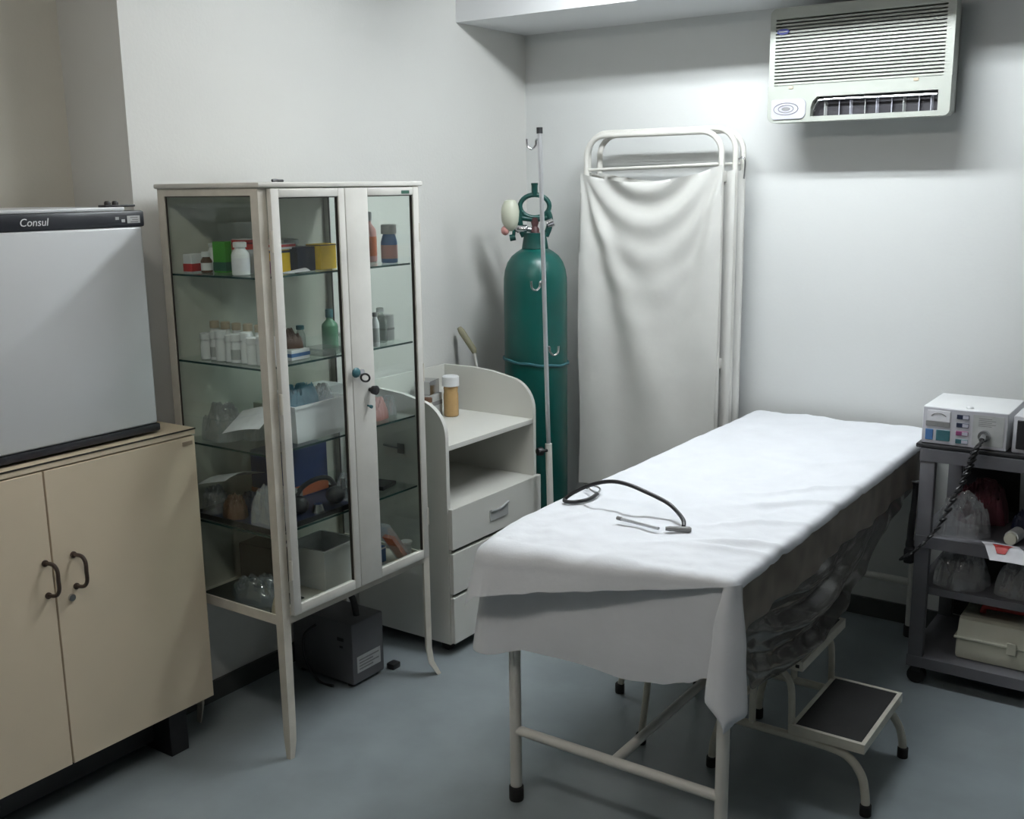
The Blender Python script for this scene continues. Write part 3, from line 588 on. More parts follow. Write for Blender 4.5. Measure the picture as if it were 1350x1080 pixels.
# ------------------------------------------------------------------ drip stand
def drip_stand():
    cx,cy=-2.228,3.42
    t=thing('drip_stand','slim steel drip stand with hooks in front of the oxygen cylinder','drip stand',(cx,cy,0))
    for k,a in enumerate((0,radians(122),radians(270))):
        l=part('base_leg',MB().tube([(cx+.027,cy,.10),(cx+.027+.05*cos(a),cy+.05*sin(a),.075),(cx+.2*cos(a),cy+.2*sin(a),.028)],.010,10),TUBEWH,t)
        part('foot',MB().lathe([(.014,0),(.014,.02),(.010,.032)],(cx+.2*cos(a),cy+.2*sin(a),0),12),RUBBER,l)
    L=lambda z:cx+.030-.026*z
    part('lower_tube',MB().cyl((L(.09),cy,.09),(L(.715),cy,.715),.0135,n=16),TUBEWH,t)
    part('upper_rod',MB().cyl((L(.70),cy,.70),(L(1.895),cy,1.895),.0085,n=12),STEEL,t)
    part('top_cap',MB().cyl((L(1.893),cy,1.893),(L(1.915),cy,1.915),.0115,n=12),BLACK,t)
    k=L(.69); part('clamp_knob',MB().tube([(k,cy-.012,.69),(k-.008,cy-.03,.69),(k-.010,cy-.034,.69),(k-.018,cy-.052,.69)],[.006,.006,.018,.015],12),BLACK,t)
    for z,s in ((1.86,-1),(1.335,-1),(1.085,1)):
        d=Vector((cos(YAW),sin(YAW),0))*s; P=lambda a,b:(L(z)+d.x*a,cy+d.y*a,z+b)
        part('hook',MB().tube(cr([P(0,.012),P(.014,.010),P(.016,-.008),P(.030,-.022),P(.046,-.012),P(.049,.014)],5),.0040,8),CHROME,t)
drip_stand()

# ------------------------------------------------------------------ folding screen
def screen():
    t=thing('folding_screen','white tubular folding screen with a sagging cotton cloth','screen',(-2.02,3.96,0))
    for i,(x0,x1,y,top) in enumerate(((-2.335,-1.735,3.905,1.90),(-2.355,-1.70,3.955,1.912),(-2.33,-1.69,4.005,1.905))):
        R=.085; p=[(x0,y,.03)]+[(x0,y,z) for z in (.5,1.0,1.5)]
        p+=[(x0+R-R*cos(a),y,top-R+R*sin(a)) for a in [radians(k*10) for k in range(10)]]
        p+=[(x1-R+R*sin(a),y,top-R+R*cos(a)) for a in [radians(k*10) for k in range(10)]]
        p+=[(x1,y,z) for z in (1.5,1.0,.5)]+[(x1,y,.03)]
        f=part('frame',MB().tube(p,.0115,10),TUBEWH,t)
        for z in (1.765,.42): part('cloth_rod',MB().cyl((x0,y,z),(x1,y,z+.012),.0055,n=8),TUBEWH,f)
        for xx in (x0,x1): part('foot',MB().lathe([(.016,0),(.016,.025),(.013,.04)],(xx,y,0),12),WHITE,f)
    for z in (1.73,1.0,.35):
        part('hinge',MB().box(-1.742,-1.728,3.915,3.945,z-.02,z+.02,.003),TUBEWH,t)
        part('hinge',MB().box(-2.352,-2.338,3.965,3.995,z-.02,z+.02,.003),TUBEWH,t)
    part('latch',MB().tube(cr([(-1.70,3.97,1.79),(-1.675,3.965,1.80),(-1.665,3.965,1.78),(-1.668,3.965,1.72)],5),.004,8),CHROME,t)
    part('latch',MB().tube(cr([(-2.345,3.90,1.0),(-2.365,3.895,1.01),(-2.37,3.895,.98),(-2.35,3.895,.965)],5),.005,8),TUBEWH,t)
    X0,X1=-2.352,-1.722
    def cl(u,v):
        x=X0+(X1-X0)*u; sag=.055*(1-(2*u-1)**2)
        ztop=1.752+.022*u-sag*.9; zbot=.43+.05*nz(u*2,3)-.03*u+.07*sin(pi*u)*.3
        zz=ztop+(zbot-ztop)*v; dd=ztop-zz
        # swags under the rod
        arc=dd+.22*(2*u-1)**2
        dy=.020*sin(arc*46)*exp(-dd*5.5)*(1-(2*u-1)**2)
        # folds running from both top corners
        for xc,sg,am in ((X0,1,.020),(X1,-1,.012)):
            ax=abs(x-xc); an=math.atan2(ax,dd+.03); rr=hypot(ax,dd)
            dy+=am*sin(an*17+sg)*exp(-((an-.30)/.26)**2)*min(1,rr/.25)*exp(-rr*.9)
        dy+=.012*nz(u*4,zz*1.2,2)+.010*sin(u*13+zz*1.3)*min(1,dd*1.2)*.8
        xo=.012*nz(zz*2,u*2,9)*v
        return (x+xo,3.885-dy-.012*v,zz)
    part('cloth',MB().sheet(cl,70,110,.0016,(0,1,0)),SCREENC,t,label='white cotton cloth sagging from its corners',smooth=80)
    for (x0,x1,y,s) in ((-2.34,-1.688,3.936,3),(-2.32,-1.676,3.986,5)):
        part('cloth',MB().sheet(lambda u,v:(x0+(x1-x0)*u,y+.008*sin(u*40+s)+.006*nz(u*6,v*3,s),1.755-.04*sin(pi*u)-1.28*v),60,24,.0014,(0,1,0)),SCREENC,t,smooth=80)
screen()

# ------------------------------------------------------------------ air conditioner
def aircon():
    t=thing('air_conditioner','white window-type air conditioner with a louvred grille mounted on the back wall','air conditioner',(-1.235,4.02,1.92))
    yf,yr=3.905,3.965
    part('body',MB().box(-1.49,-.945,yr,YB,1.935,2.295,.006),ACWH,t)
    part('backing',MB().box(-1.54,-.935,3.945,yr,1.93,2.30),ACGREY,t,smooth=False)
    def rr(x0,x1,z0,z1,rad):
        o=[]
        for (cx,cz,a0,rd) in ((x1-rad[1],z1-rad[1],0,rad[1]),(x0+rad[0],z1-rad[0],90,rad[0]),(x0+rad[3],z0+rad[3],180,rad[3]),(x1-rad[2],z0+rad[2],270,rad[2])):
            if rd<=0: o.append((x1 if a0 in(0,270) else x0, z1 if a0 in (0,90) else z0)); continue
            o+=[(cx+rd*cos(radians(a0+k*15)),cz+rd*sin(radians(a0+k*15))) for k in range(7)]
        return o
    f=MB()
    f.prism(rr(-1.557,-.915,2.280,2.318,(.022,.022,0,0)),'y',yf,yr)
    f.prism([(-1.557,2.048),(-1.536,2.048),(-1.536,2.280),(-1.557,2.280)],'y',yf,yr)
    f.prism([(-.942,2.048),(-.915,2.048),(-.915,2.280),(-.942,2.280)],'y',yf,yr)
    f.prism([(-1.557,2.004),(-.915,2.004),(-.915,2.048),(-1.557,2.048)],'y',yf-.004,yr)
    f.prism([(-1.557,2.004)]+[(-1.557+.025-.025*cos(radians(k*15)),1.918+.025-.025*sin(radians(k*15))) for k in range(7)]+[(-1.395,1.918),(-1.395,1.965),(-1.388,1.988),(-1.372,2.004)],'y',yf-.004,yr)
    f.prism([(-.955,2.004),(-.955,1.918)]+[(-.915-.02+.02*sin(radians(k*15)),1.918+.02-.02*cos(radians(k*15))) for k in range(7)]+[(-.915,2.004)],'y',yf-.004,yr)
    f.prism([(-1.395,1.918),(-.955,1.918),(-.955,1.936),(-1.395,1.936)],'y',yf-.004,yr)
    part('front_frame',f,ACWH,t,smooth=False)
    n=19
    for i in range(n):
        zc=2.272-(2.272-2.055)*i/(n-1)
        part('slat',MB().prism([(yf+.001,zc-.0045),(yf+.001,zc+.0025),(yf+.020,zc+.005),(yf+.020,zc-.002)],'x',-1.536,-.942),ACWH,t,smooth=False)
    part('outlet_recess',MB().box(-1.392,-.956,3.930,3.945,1.936,2.004),ACDARK,t,label='dark air outlet',smooth=False)
    part('outlet_blade',MB().tube(cr([(-1.385,yf+.004,1.955),(-1.372,yf+.002,1.982),(-1.345,yf+.001,1.992),(-1.15,yf+.001,1.991),(-.96,yf+.001,1.990)],6),.0042,8),CHROME,t,label='chrome outlet blade')
    for i in range(9):
        xx=-1.345+i*.046; a=.35 if i%2 else -.3
        part('vane',MB(rotz(xx,yf+.022,a)).box(xx-.0012,xx+.0012,yf+.010,yf+.032,1.938,1.986),LILAC if i%3 else LGREY,t,smooth=False)
    c=part('control_door',MB().prism(rr(-1.540,-1.412,1.930,2.000,(.006,.02,.02,.015)),'y',yf-.009,yf-.004),LILAC,t,label='grey control flap with an oval emblem',smooth=False)
    for s in (1,.62):
        part('emblem_ring',MB().tube([(-1.485+.046*s*cos(a),yf-.0095,1.966+.021*s*sin(a)) for a in [2*pi*k/28 for k in range(28)]],.0014,6,closed=True),GREYT,c)
    part('emblem',MB().prism([(-1.485+.016*cos(a),1.966+.007*sin(a)) for a in [2*pi*k/16 for k in range(16)]],'y',yf-.0105,yf-.009),GREYT,c,smooth=False)
    l=part('logo_badge',MB().prism([(-1.508+.023*cos(a),2.237+.0105*sin(a)) for a in [2*pi*k/24 for k in range(24)]],'y',yf-.003,yf+.004),BLUEL,t,label='blue oval badge',smooth=False)
    part('badge_line',MB().box(-1.524,-1.492,yf-.0036,yf-.003,2.235,2.2385),LGREY,l,smooth=False)
    for xx in (-1.47,-1.03): part('latch',MB().box(xx-.008,xx+.008,yf-.007,yf-.004,2.036,2.046,.001),BEIGE,t,smooth=False)
aircon()

# ------------------------------------------------------------------ examination bed
BX0,BX1,BY0,BY1,BZ=-1.60,-.94,2.225,4.06,.80
def exam_bed():
    t=thing('exam_bed','white tubular examination bed covered with white sheets','bed',((BX0+BX1)/2,(BY0+BY1)/2,0))
    lx=(-1.575,-.957); ly=(2.252,4.0)
    for x in lx:
        for y in ly:
            l=part('leg',MB().cyl((x,y,.02),(x,y,.72),.0165,n=18),TUBEWH,t)
            part('foot',MB().lathe([(.020,0),(.021,.004),(.021,.040),(.0185,.044)],(x,y,0),18),RUBBER,l,label='black rubber tip')
    for y in ly: part('crossbar',MB().cyl((lx[0],y,.215),(lx[1],y,.215),.0140,n=16),TUBEWH,t)
    part('long_bar',MB().cyl((-1.262,ly[0],.215),(-1.262,ly[1],.215),.0135,n=16),TUBEWH,t)
    f=MB()
    for y in ly: f.box(lx[0],lx[1],y-.0165,y+.0165,.69,.72)
    for x in lx: f.box(x-.0165,x+.0165,ly[0]+.0165,ly[1]-.0165,.69,.72)
    part('bed_frame',f,TUBEWH,t,smooth=False)
    part('mattress',MB().box(BX0+.01,BX1-.01,BY0+.008,BY1-.01,.7205,BZ-.022,.018,3),VINYL,t)
exam_bed()
def hang(d,r=.026,fl=.22):
    if d<=0: return 0,0
    if d<r*pi/2: return r*sin(d/r), r*(1-cos(d/r))
    k=d-r*pi/2; return r+fl*k, r+k*.97
def top_sheet():
    ovl,ovr=.13,.040
    def fn(u,v):
        x=BX0-ovl+(BX1-BX0+ovl+ovr)*u
        fx=max(0,min(1,(x-BX0)/(BX1-BX0)))
        ovf=.030+.145*(1-fx)
        y=(BY0-ovf)+(BY1-(BY0-ovf))*v**1.15
        near=max(0,min(1,1-(y-BY0)/.45))
        dx=0; sx=0
        if x<BX0: dx=(BX0-x)*(.30+.70*near); sx=-1
        elif x>BX1: dx=x-BX1; sx=1
        dy=max(0,BY0-y); d=hypot(dx,dy)
        left=max(0,1-fx*1.05)
        o,h=hang(d,.020+.045*left,.30 if sx<0 else .10+.12*left)
        xx=max(BX0,min(BX1,x)); yy=max(BY0,y)
        if d>0: xx+=sx*o*dx/d; yy-=o*dy/d
        # the worn near left corner of the mattress gives way
        h+=.022*left*exp(-max(0,y-BY0)/.09)
        e_=min(1,max(0,min(xx-BX0,BX1-xx)/.12+.3))
        w1=nz(xx*6+.5*nz(xx*3,yy*3,8),yy*4.2,1); w2=abs(nz(xx*9+1.5*nz(xx*4,yy*4),yy*6,4))
        zz=BZ+.001-h+(.006*w1-.009*(w2-.2))*e_+.0022*nz(xx*26,yy*24,7)
        # creases running in from the right edge
        q=exp(-((xx-(BX1-.10))/.12)**2)
        for yc,sl,am in ((2.50,.55,.016),(2.72,.8,.011),(2.95,.9,.014),(2.42,.25,.013),(3.15,1.1,.012),(3.5,1.0,.010)):
            zz+=am*q*exp(-((yy-yc-sl*(xx-BX1)-.03*nz(xx*8,yc))/.018)**2)
        if d>.02:
            k=min(1,(d-.02)/.05); xx+=.010*nz(yy*7,zz*5,2)*sx*k; yy+=.008*nz(xx*6,zz*9,3)*k; zz+=.006*nz(xx*3,yy*3,3)*k
        return (xx,yy,max(zz,BZ-.25))
    return solo('top_sheet',MB().sheet(fn,96,200,.0016,(0,0,-1)),CLOTH,'bright white sheet spread over the top of the exam bed','sheet',smooth=80)
top_sheet()
def draw_sheet():
    # under-sheet hanging as a skirt on the left, near and right sides, with one pointed fold at the near right corner
    xl,xr,yn=BX0-.052,BX1+.012,BY0-.008
    R=.03; path=[(xl,2.95),(xl,2.7),(xl,2.5),(xl,2.35)]
    path+=[(xl+R-R*cos(radians(a)),yn+R-R*sin(radians(a))) for a in range(0,91,15)]
    n=26; path+=[(xl+R+(xr-xl-2*R)*k/n,yn) for k in range(1,n)]
    path+=[(xr-R+R*sin(radians(a)),yn+R-R*cos(radians(a))) for a in range(0,91,15)]
    path+=[(xr,yn+R+.03*k/3) for k in range(1,4)]
    P=[Vector((a,b,0)) for a,b in path]; S=[0]
    for i in range(1,len(P)): S.append(S[-1]+(P[i]-P[i-1]).length)
    sl=2.95-yn-R; sc=S[-1]-.03
    nr=[]
    for i in range(len(P)):
        tg=(P[min(i+1,len(P)-1)]-P[max(i-1,0)]).normalized(); nr.append(Vector((tg.y,-tg.x,0)))
    def at(s):
        for i in range(len(S)-1):
            if s<=S[i+1]:
                k=(s-S[i])/(S[i+1]-S[i]); return P[i].lerp(P[i+1],k), nr[i].lerp(nr[i+1],k).normalized()
        return P[-1],nr[-1]
    cs=S[-1]
    def fn(u,v):
        s=cs*u; p,nn=at(s)
        a=s-sl; b=s-sc
        hem=lerp(a,[-.5,-.03,.05,.17,.25,.44,.56,.63,.68,.73,.78,1.1],[.52,.445,.458,.487,.487,.482,.496,.515,.54,.60,.655,.652])
        hem+=.005*nz(s*7,2)
        zt=.778-.045*max(0,1-abs(a-.02)/.35); z=zt+(hem-zt)*v
        o=.008*v+.042*v*exp(-((a-.02)/.06)**2)
        o+=(.004*sin(s*17)+.006*nz(s*5,v*2,5))*v
        if b>.03: o+=(-.010+.005*sin(s*30+2*nz(s*3,1)))*v*min(1,b/.1)
        q=p+nn*o
        return (q.x,q.y,z)
    t=thing('draw_sheet','white under-sheet hanging as a skirt around the near end of the exam bed','sheet',(-1.27,2.21,.43))
    part('skirt',MB().sheet(fn,170,34,.0014,(0,0,-.2)),CLOTH,t,smooth=80)
    def tail(u,v):
        z=.788+(.432-.788)*v
        xa=lerp(z,[.43,.49,.66,.79],[-.925,-.985,-.972,-.950]); xb=lerp(z,[.43,.475,.62,.79],[-.921,-.884,-.894,-.912])
        x=xa+(xb-xa)*u
        return (x,yn-.006-.030*sin(pi*u)*(.3+.7*v)-.014*v+.02*u*u,z)
    part('corner_fold',MB().sheet(tail,16,34,.0014,(0,1,0)),CLOTH,t,label='pointed fold hanging at the corner',smooth=80)
draw_sheet()
def plastic_cover():
    Y0,Y1=2.28,3.98
    def fn(u,v):
        y=Y0+(Y1-Y0)*u
        hem=lerp(y,[2.28,2.40,2.60,2.85,3.02,3.25,3.45,3.7,3.98],[.54,.45,.425,.425,.44,.49,.56,.61,.64])
        z=.765+(hem-.765)*v
        dd=.765-z; k=max(0,min(1,(dd-.10)/.06))
        o=.002+k*(.014+.022*sin((dd+.45*(y-2.80)**2)*62-u*4+1.5*nz(y*3,z*3))*exp(-((y-2.85)/.42)**2)+.012*nz(y*9,z*9,6))
        return (BX1-.008+max(o,-.004),y,z)
    t=thing('plastic_cover','smoky clear plastic cover hanging in swags from the bed edge over the step','plastic cover',(BX1,3.1,.42))
    part('swag',MB().sheet(fn,130,60,.0008,(-1,0,0)),PLDARK,t,smooth=80)
    def band(u,v):
        y=2.262+(4.0-2.262)*u; hem=.652+.008*nz(y*4,1)+.006*sin(y*11)
        z=.782+(hem-.782)*v
        return (BX1+.018+(.004*sin(y*37+2*nz(y*3,2))+.006*nz(y*7,z*6))*v,y,z)
    part('upper_band',MB().sheet(band,110,14,.0008,(-1,0,0)),PLBAND,t,label='doubled upper band, coloured brown for the shade behind it',smooth=80)
plastic_cover()

def stethoscope():
    z=BZ+.010
    t=thing('stethoscope','black stethoscope lying on the exam bed with its tube arched up','stethoscope',(-1.40,2.53,z))
    tube=cr([(-1.183,2.480,z+.003),(-1.196,2.505,z+.012),(-1.235,2.545,z+.020),(-1.275,2.56,z+.036),(-1.341,2.56,z+.056),(-1.401,2.56,z+.069),(-1.455,2.56,z+.068),(-1.513,2.555,z+.050),(-1.564,2.545,z+.022),(-1.585,2.532,z+.003),(-1.575,2.520,z+.0),(-1.550,2.530,z),(-1.53,2.575,z),(-1.535,2.63,z+.002)],6)
    part('tubing',MB().tube(tube,.0058,10),BLACK,t,label='glossy black tubing')
    part('binaural',MB().tube(cr([(-1.535,2.63,z+.002),(-1.545,2.665,z+.005),(-1.575,2.69,z+.004),(-1.60,2.68,z+.003)],5),.003,8).tube(cr([(-1.535,2.63,z+.002),(-1.56,2.64,z+.006),(-1.585,2.66,z+.006)],5),.003,8),CHROME,t,label='chrome ear tubes')
    part('ear_tip',MB().ball((-1.603,2.679,z+.003),(.006,.006,.006),2),BLACK,t); part('ear_tip',MB().ball((-1.588,2.662,z+.006),(.006,.006,.006),2),BLACK,t)
    part('chest_piece',MB().tube([(-1.222,2.452,z-.001),(-1.212,2.457,z-.001),(-1.165,2.478,z-.001),(-1.160,2.480,z-.001)],[.005,.007,.008,.005],12),GREYT,t,label='dark grey chest piece')
stethoscope()
pt=thing('penlight','slim grey penlight lying on the exam bed beside the stethoscope','penlight',(-1.30,2.447,BZ+.006))
part('barrel',MB().cyl((-1.357,2.457,BZ+.011),(-1.234,2.436,BZ+.011),.0045,n=12),STEEL,pt)
part('end_cap',MB().cyl((-1.372,2.460,BZ+.011),(-1.357,2.457,BZ+.011),.0055,n=12),GREYT,pt)

# ------------------------------------------------------------------ step stool and low stool
def step_stool():
    y0,y1=2.725,3.075
    t=thing('step_stool','two-step tubular white stool with black rubber treads beside the exam bed','step stool',(-.95,2.9,0))
    def tray(x0,x1,z,nm):
        m=MB(); k=.012
        m.box(x0,x1,y0-.01,y0-.01+k,z-.028,z); m.box(x0,x1,y1+.01-k,y1+.01,z-.028,z)
        m.box(x0,x0+k,y0-.01+k,y1+.01-k,z-.028,z); m.box(x1-k,x1,y0-.01+k,y1+.01-k,z-.028,z)
        m.box(x0+k,x1-k,y0-.01+k,y1+.01-k,z-.012,z-.006)
        s=part('step',m,CREAMTUBE,t,smooth=False)
        part('tread',MB().box(x0+k,x1-k,y0-.01+k,y1+.01-k,z-.006,z-.001,.001,1),RUBBER,s,label='black rubber tread',smooth=False)
        return s
    tray(-.955,-.745,.205,'low'); tray(-1.135,-.925,.40,'high')
    for y,s in ((y0+.005,-1),(y1-.005,1)):
        R=.012
        f=part('side_frame',MB().tube(cr([(-1.165,y,.165),(-1.0,y,.165),(-.85,y,.163),(-.79,y+s*.002,.150),(-.752,y+s*.006,.110),(-.738,y+s*.012,.065),(-.733,y+s*.014,.022)],6),R,12),CREAMTUBE,t)
        part('foot',MB().lathe([(.0155,0),(.016,.004),(.016,.030),(.0135,.033)],(-.733,y+s*.014,0),14),RUBBER,f,label='black rubber tip')
        l=part('rear_leg',MB().tube(cr([(-1.125,y,.372),(-1.15,y,.30),(-1.165,y,.17),(-1.185,y+s*.008,.08),(-1.19,y+s*.01,.022)],6),R,12),CREAMTUBE,t)
        part('foot',MB().lathe([(.0155,0),(.016,.004),(.016,.030),(.0135,.033)],(-1.19,y+s*.01,0),14),RUBBER,l,label='black rubber tip')
        part('arch',MB().tube(cr([(-.955,y,.165),(-.957,y,.27),(-.965,y,.325),(-.995,y,.355),(-1.035,y,.355),(-1.065,y,.325),(-1.072,y,.26),(-1.072,y,.165)],6),R*.85,10),CREAMTUBE,t)
        part('bolt',MB().cyl((-.945,y-.012,.385),(-.935,y-.012+s*.0,.385),.006),BLACK,t)
    part('cross_tube',MB().cyl((-1.165,y0+.005,.165),(-1.165,y1-.005,.165),.010,n=10),CREAMTUBE,t)
step_stool()
def low_stool():
    c=Vector((-1.435,2.937,0)); t=thing('low_stool','white four-legged stool pushed underneath the exam bed','stool',(c.x,c.y,0))
    part('seat',MB().lathe([(.13,.40),(.15,.405),(.15,.435),(.135,.445)],(c.x,c.y,0),28),TUBEWH,t)
    for q in ((-1.428,2.722),(-1.65,2.985),(-1.22,2.89),(-1.44,3.155)):
        p=Vector((q[0],q[1],.02)); tp=c+(Vector((q[0],q[1],0))-c)*.55+Vector((0,0,.402))
        l=part('leg',MB().tube([p,p.lerp(tp,.5),tp],.0105,12),CREAMTUBE,t)
        part('foot',MB().lathe([(.015,0),(.016,.004),(.016,.032),(.012,.036)],(q[0],q[1],0),14),RUBBER,l)
    part('ring',MB().tube([(c.x+.165*cos(a),c.y+.165*sin(a),.20) for a in [2*pi*k/32 for k in range(32)]],.007,8,closed=True),CREAMTUBE,t)
low_stool()

# ------------------------------------------------------------------ equipment cart
CX0,CX1,CY0,CY1=-.862,-.20,3.60,4.05
def cart():
    t=thing('equipment_cart','grey metal equipment cart with shelves beside the head of the bed','cart',((CX0+CX1)/2,(CY0+CY1)/2,0))
    for x,sx in ((CX0,1),(CX1,-1)):
        for y,sy in ((CY0,1),(CY1,-1)):
            a,b=sorted((x,x+sx*.048)); c,d=sorted((y,y+sy*.03))
            part('post',MB().box(a,b,c,d,.062,.795,.003),CARTG,t)
            cs=part('caster',MB().cyl((x+sx*.03,y+sy*.02-.014,.03),(x+sx*.03,y+sy*.02+.014,.03),.03,n=18),RUBBER,t)
            part('caster_fork',MB().box(x+sx*.03-.014,x+sx*.03+.014,y+sy*.02-.02,y+sy*.02+.02,.045,.063),BLACK,cs,smooth=False)
    part('back_panel',MB().box(CX0+.05,CX1-.05,CY1-.012,CY1-.006,.11,.79),BLACK,t,smooth=False)
    for z0,z1 in ((.793,.835),(.494,.535),(.322,.347),(.064,.102)):
        yy=CY0-.002 if z1!=.347 else CY0+.03
        m=MB(); m.box(CX0-.002,CX1+.002,yy,CY1+.002,z1-.006,z1)
        m.box(CX0-.002,CX1+.002,yy,yy+.004,z0,z1-.006); m.box(CX0-.002,CX1+.002,CY1-.002,CY1+.002,z0,z1-.006)
        m.box(CX0-.002,CX0+.002,yy+.004,CY1-.002,z0,z1-.006); m.box(CX1-.002,CX1+.002,yy+.004,CY1-.002,z0,z1-.006)
        part('shelf',m,CARTG,t,smooth=False)
cart()
def monitor():
    x0,x1,yf,yr,z0=-.868,-.604,3.615,3.88,.836
    t=thing('defibrillator_console','silver medical console with blue buttons and a needle meter on the cart','console',((x0+x1)/2,3.74,z0))
    part('base_tray',MB().box(x0-.012,-.40,yf-.012,yr+.02,z0,z0+.014,.003),BLACK,t,label='black base tray')
    z=z0+.0145
    part('casing',MB().box(x0,x1,yf+.004,yr,z,z+.125,.005),WHITE,t)
    fp=part('front_panel',MB().box(x0+.002,x1-.002,yf,yf+.004,z+.002,z+.123,.0015,1),SILVER,t)
    def pl(nm,a,b,c,d,m,lab=None,dp=.0025): return part(nm,MB().box(x0+a,x0+b,yf-dp,yf,z+c,z+d,.0008,1),m,fp,label=lab,smooth=False)
    pl('meter',.016,.088,.078,.114,PAPER,'white needle meter')
    part('meter_scale',MB().tube([(x0+.052+.028*cos(a),yf-.003,z+.083+.022*sin(a)) for a in [radians(35+k*11) for k in range(11)]],.0014,6),GREYT,fp)
    pl('meter_cover',.013,.088,.060,.077,GREYT); pl('button',.013,.037,.014,.050,BLUE,'blue button'); pl('button',.047,.090,.014,.050,TEAL,'teal button')
    for i,m in enumerate((NAVY,NAVY,C('magenta',.25,.05,.16),TEAL)):
        q=.104-i*.027
        pl('switch',.108,.146,q-.012,q+.003,m)
        part('switch_tip',MB().box(x0+.127,x0+.145,yf-.0035,yf-.0025,z+q-.010,z+q+.001),LILAC,fp,smooth=False)
    pl('label_area',.158,.252,.012,.112,LGREY,None,.001)
    k=MB()
    for i in range(5): k.box(x0+.175,x0+.215+.012*(i%2),yf-.0014,yf-.001,z+.100-i*.006,z+.102-i*.006)
    part('print',k,GREYT,fp,smooth=False)
    part('socket',MB().cyl((x0+.195,yf,z+.045),(x0+.195,yf-.012,z+.045),.020,.018,20),CHROME,fp,label='chrome cable socket')
    part('plug',MB().cyl((x0+.195,yf-.012,z+.045),(x0+.195,yf-.034,z+.038),.011,.009,14),CHROME,fp)
    part('lamp',MB().ball((x0+.14,yf+.03,z+.127),(.012,.012,.006),2),WHITE,t)
    t2=thing('monitor_unit','black-screened monitor module beside the silver console on the cart','monitor',(-.46,3.76,z0))
    part('casing',MB().box(-.592,-.42,3.622,3.86,z0+.0145,z0+.135,.005),SILVER,t2)
    part('display',MB().box(-.580,-.43,3.619,3.6235,z0+.028,z0+.122,.002,1),BLACK,t2,label='dark screen',smooth=False)
    # coiled lead
    pts=[]; a0=Vector((-.672,3.578,.888)); ctrl=cr([a0,(-.685,3.555,.86),(-.70,3.560,.80),(-.735,3.558,.70),(-.785,3.558,.58),(-.855,3.556,.485),(-.895,3.598,.450)],16)
    for i,p in enumerate(ctrl):
        pts.append(p)
    out=[]; n=len(pts)*6
    for k in range(n):
        f_=k/6; i=int(f_); j=min(i+1,len(pts)-1); p=pts[i].lerp(pts[j],f_-i); a=k*2*pi*21/n
        rad=.0165*min(1,k/60)
        out.append(p+Vector((rad*cos(a)*.7,rad*sin(a),rad*cos(a)*.7)))
    solo('coiled_lead',MB().tube(out,.0042,6),BLACK,'black coiled lead hanging from the silver console','cable')
    pd=thing('paddle_handset','black handset hooked on the side of the cart','handset',(-.885,3.66,.42))
    part('grip',MB().tube(cr([(-.880,3.64,.42),(-.890,3.65,.50),(-.888,3.66,.60),(-.885,3.665,.70)],5),[.016]*5+[.012]*5+[.010]*5+[.016],10),BLACK,pd)
    part('head',MB().box(-.902,-.870,3.615,3.67,.42,.475,.008),BLACK,pd); part('hanger',MB().cyl((-.885,3.665,.70),(-.862,3.665,.70),.005),BLACK,pd)
monitor()
zc=.535+e
bag('plastic_bag','clear bag of pink and grey tubing on the middle cart shelf',(-.735,3.70,zc),(.105,.085,.085),PLBAG,31)
bag('mask_bundle','dark red and grey mask bundle inside the cart behind the clear bag',(-.715,3.885,zc),(.10,.08,.09),C('maroon',.13,.03,.045),32,.35,cat='mask')
bag('mask_bundle','small navy pouch beside the mask bundle on the cart',(-.57,3.83,zc),(.045,.045,.05),NAVY,33,.3,cat='pouch')
solo('paper_card',MB(Matrix.Translation((-.545,3.97,zc)) @ Matrix.Rotation(.25,4,'X')).box(-.06,.03,-.001,.001,.0,.20),PAPER,'white card standing at the back of the middle cart shelf','card',smooth=False)
jt=thing('ointment_jar','white round jar lying on its side on the middle cart shelf','jar',(-.575,3.68,zc))
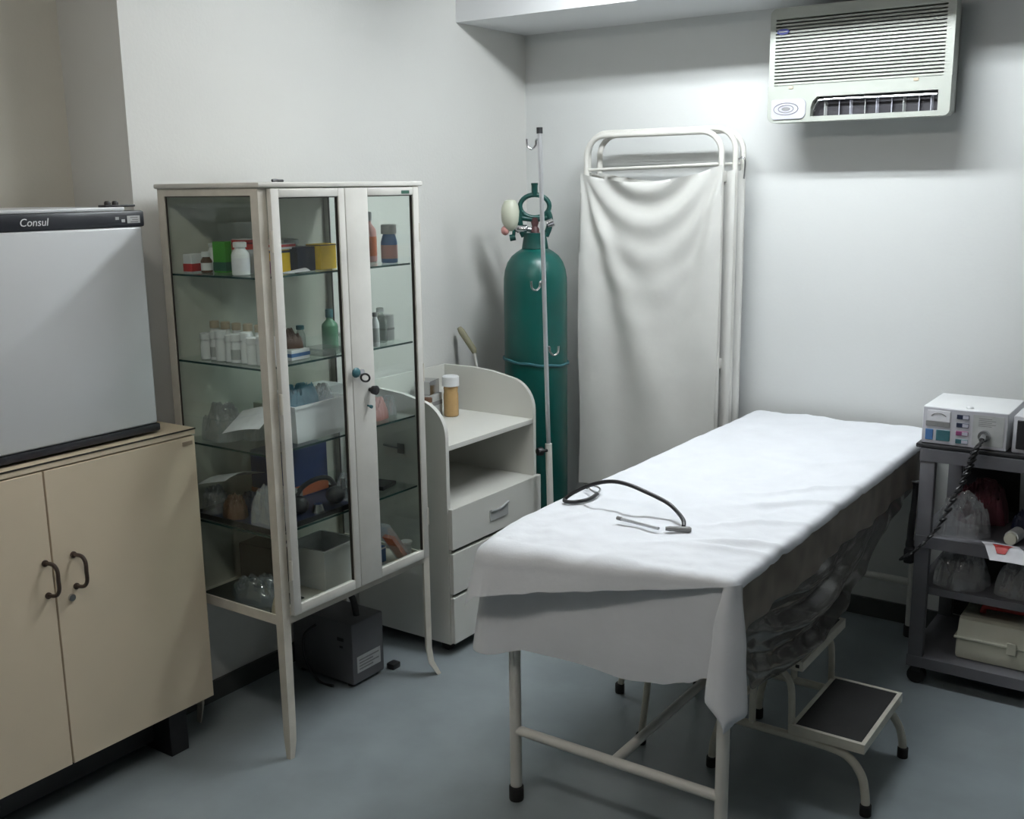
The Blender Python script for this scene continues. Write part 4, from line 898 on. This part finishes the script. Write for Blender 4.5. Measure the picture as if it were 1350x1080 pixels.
part('jar_body',MB().cyl((-.575,3.66,zc+.0225),(-.565,3.72,zc+.0225),.0225,n=20),WHITE,jt); part('lid',MB().cyl((-.577,3.645,zc+.0205),(-.575,3.66,zc+.0205),.0195,n=20),IVORY,jt)
def leaflet_pts(u,v):
    x=-.66+.115*u+.04*v; y=3.635-.075*v+.0*u; z=zc+.0015-.0*(v)
    over=max(0,3.600-y); return (x,y+over*.35-.002*(over>0),z+.002*sin(u*3)-over*.95)
lf=solo('leaflet',MB().sheet(leaflet_pts,14,14,.0008,(0,-.3,1)),PAPER,'white and red leaflet hanging over the middle cart shelf edge','paper')
part('print_patch',MB().sheet(lambda u,v:tuple(a+b for a,b in zip(leaflet_pts(.25+.55*u*(1-.6*v),.18+.55*v),(0,-.0016,.0016))),8,8,.0004,(0,-.3,1)),RED,lf,label='red printed patch')
zc=.347+e
bag('plastic_bag','large crumpled clear bag on the lower cart shelf',(-.735,3.73,zc),(.105,.105,.075),PLBAG,41,.5)
bag('plastic_bag','clear bag of wrapped dressings at the cart shelf end',(-.525,3.73,zc),(.105,.10,.07),PLBAG,42,.5)
def toolbox():
    z=.102+e; x0,x1,y0,y1=-.722,-.36,3.66,3.86
    t=thing('first_aid_case','ivory plastic case with a red handle on the bottom cart shelf','case',((x0+x1)/2,(y0+y1)/2,z))
    part('case_body',MB().box(x0,x1,y0,y1,z,z+.072,.010,2),IVORY,t)
    part('lid',MB().box(x0-.006,x1+.006,y0-.006,y1+.006,z+.0725,z+.082,.003).prism([(y0-.003,z+.082),(y1+.003,z+.082),(y1-.02,z+.136),(y1-.035,z+.143),(y0+.035,z+.143),(y0+.02,z+.136)],'x',x0+.004,x1-.004),IVORY,t,smooth=False)
    part('handle',MB().tube(cr([(-.66,3.76,z+.142),(-.655,3.76,z+.163),(-.63,3.76,z+.168),(-.46,3.76,z+.168),(-.435,3.76,z+.163),(-.43,3.76,z+.142)],5),.010,10),RED,t,label='red carrying handle')
    part('clasp',MB().box(-.56,-.53,y0-.012,y0-.005,z+.055,z+.095,.002),IVORY,t,smooth=False)
toolbox()
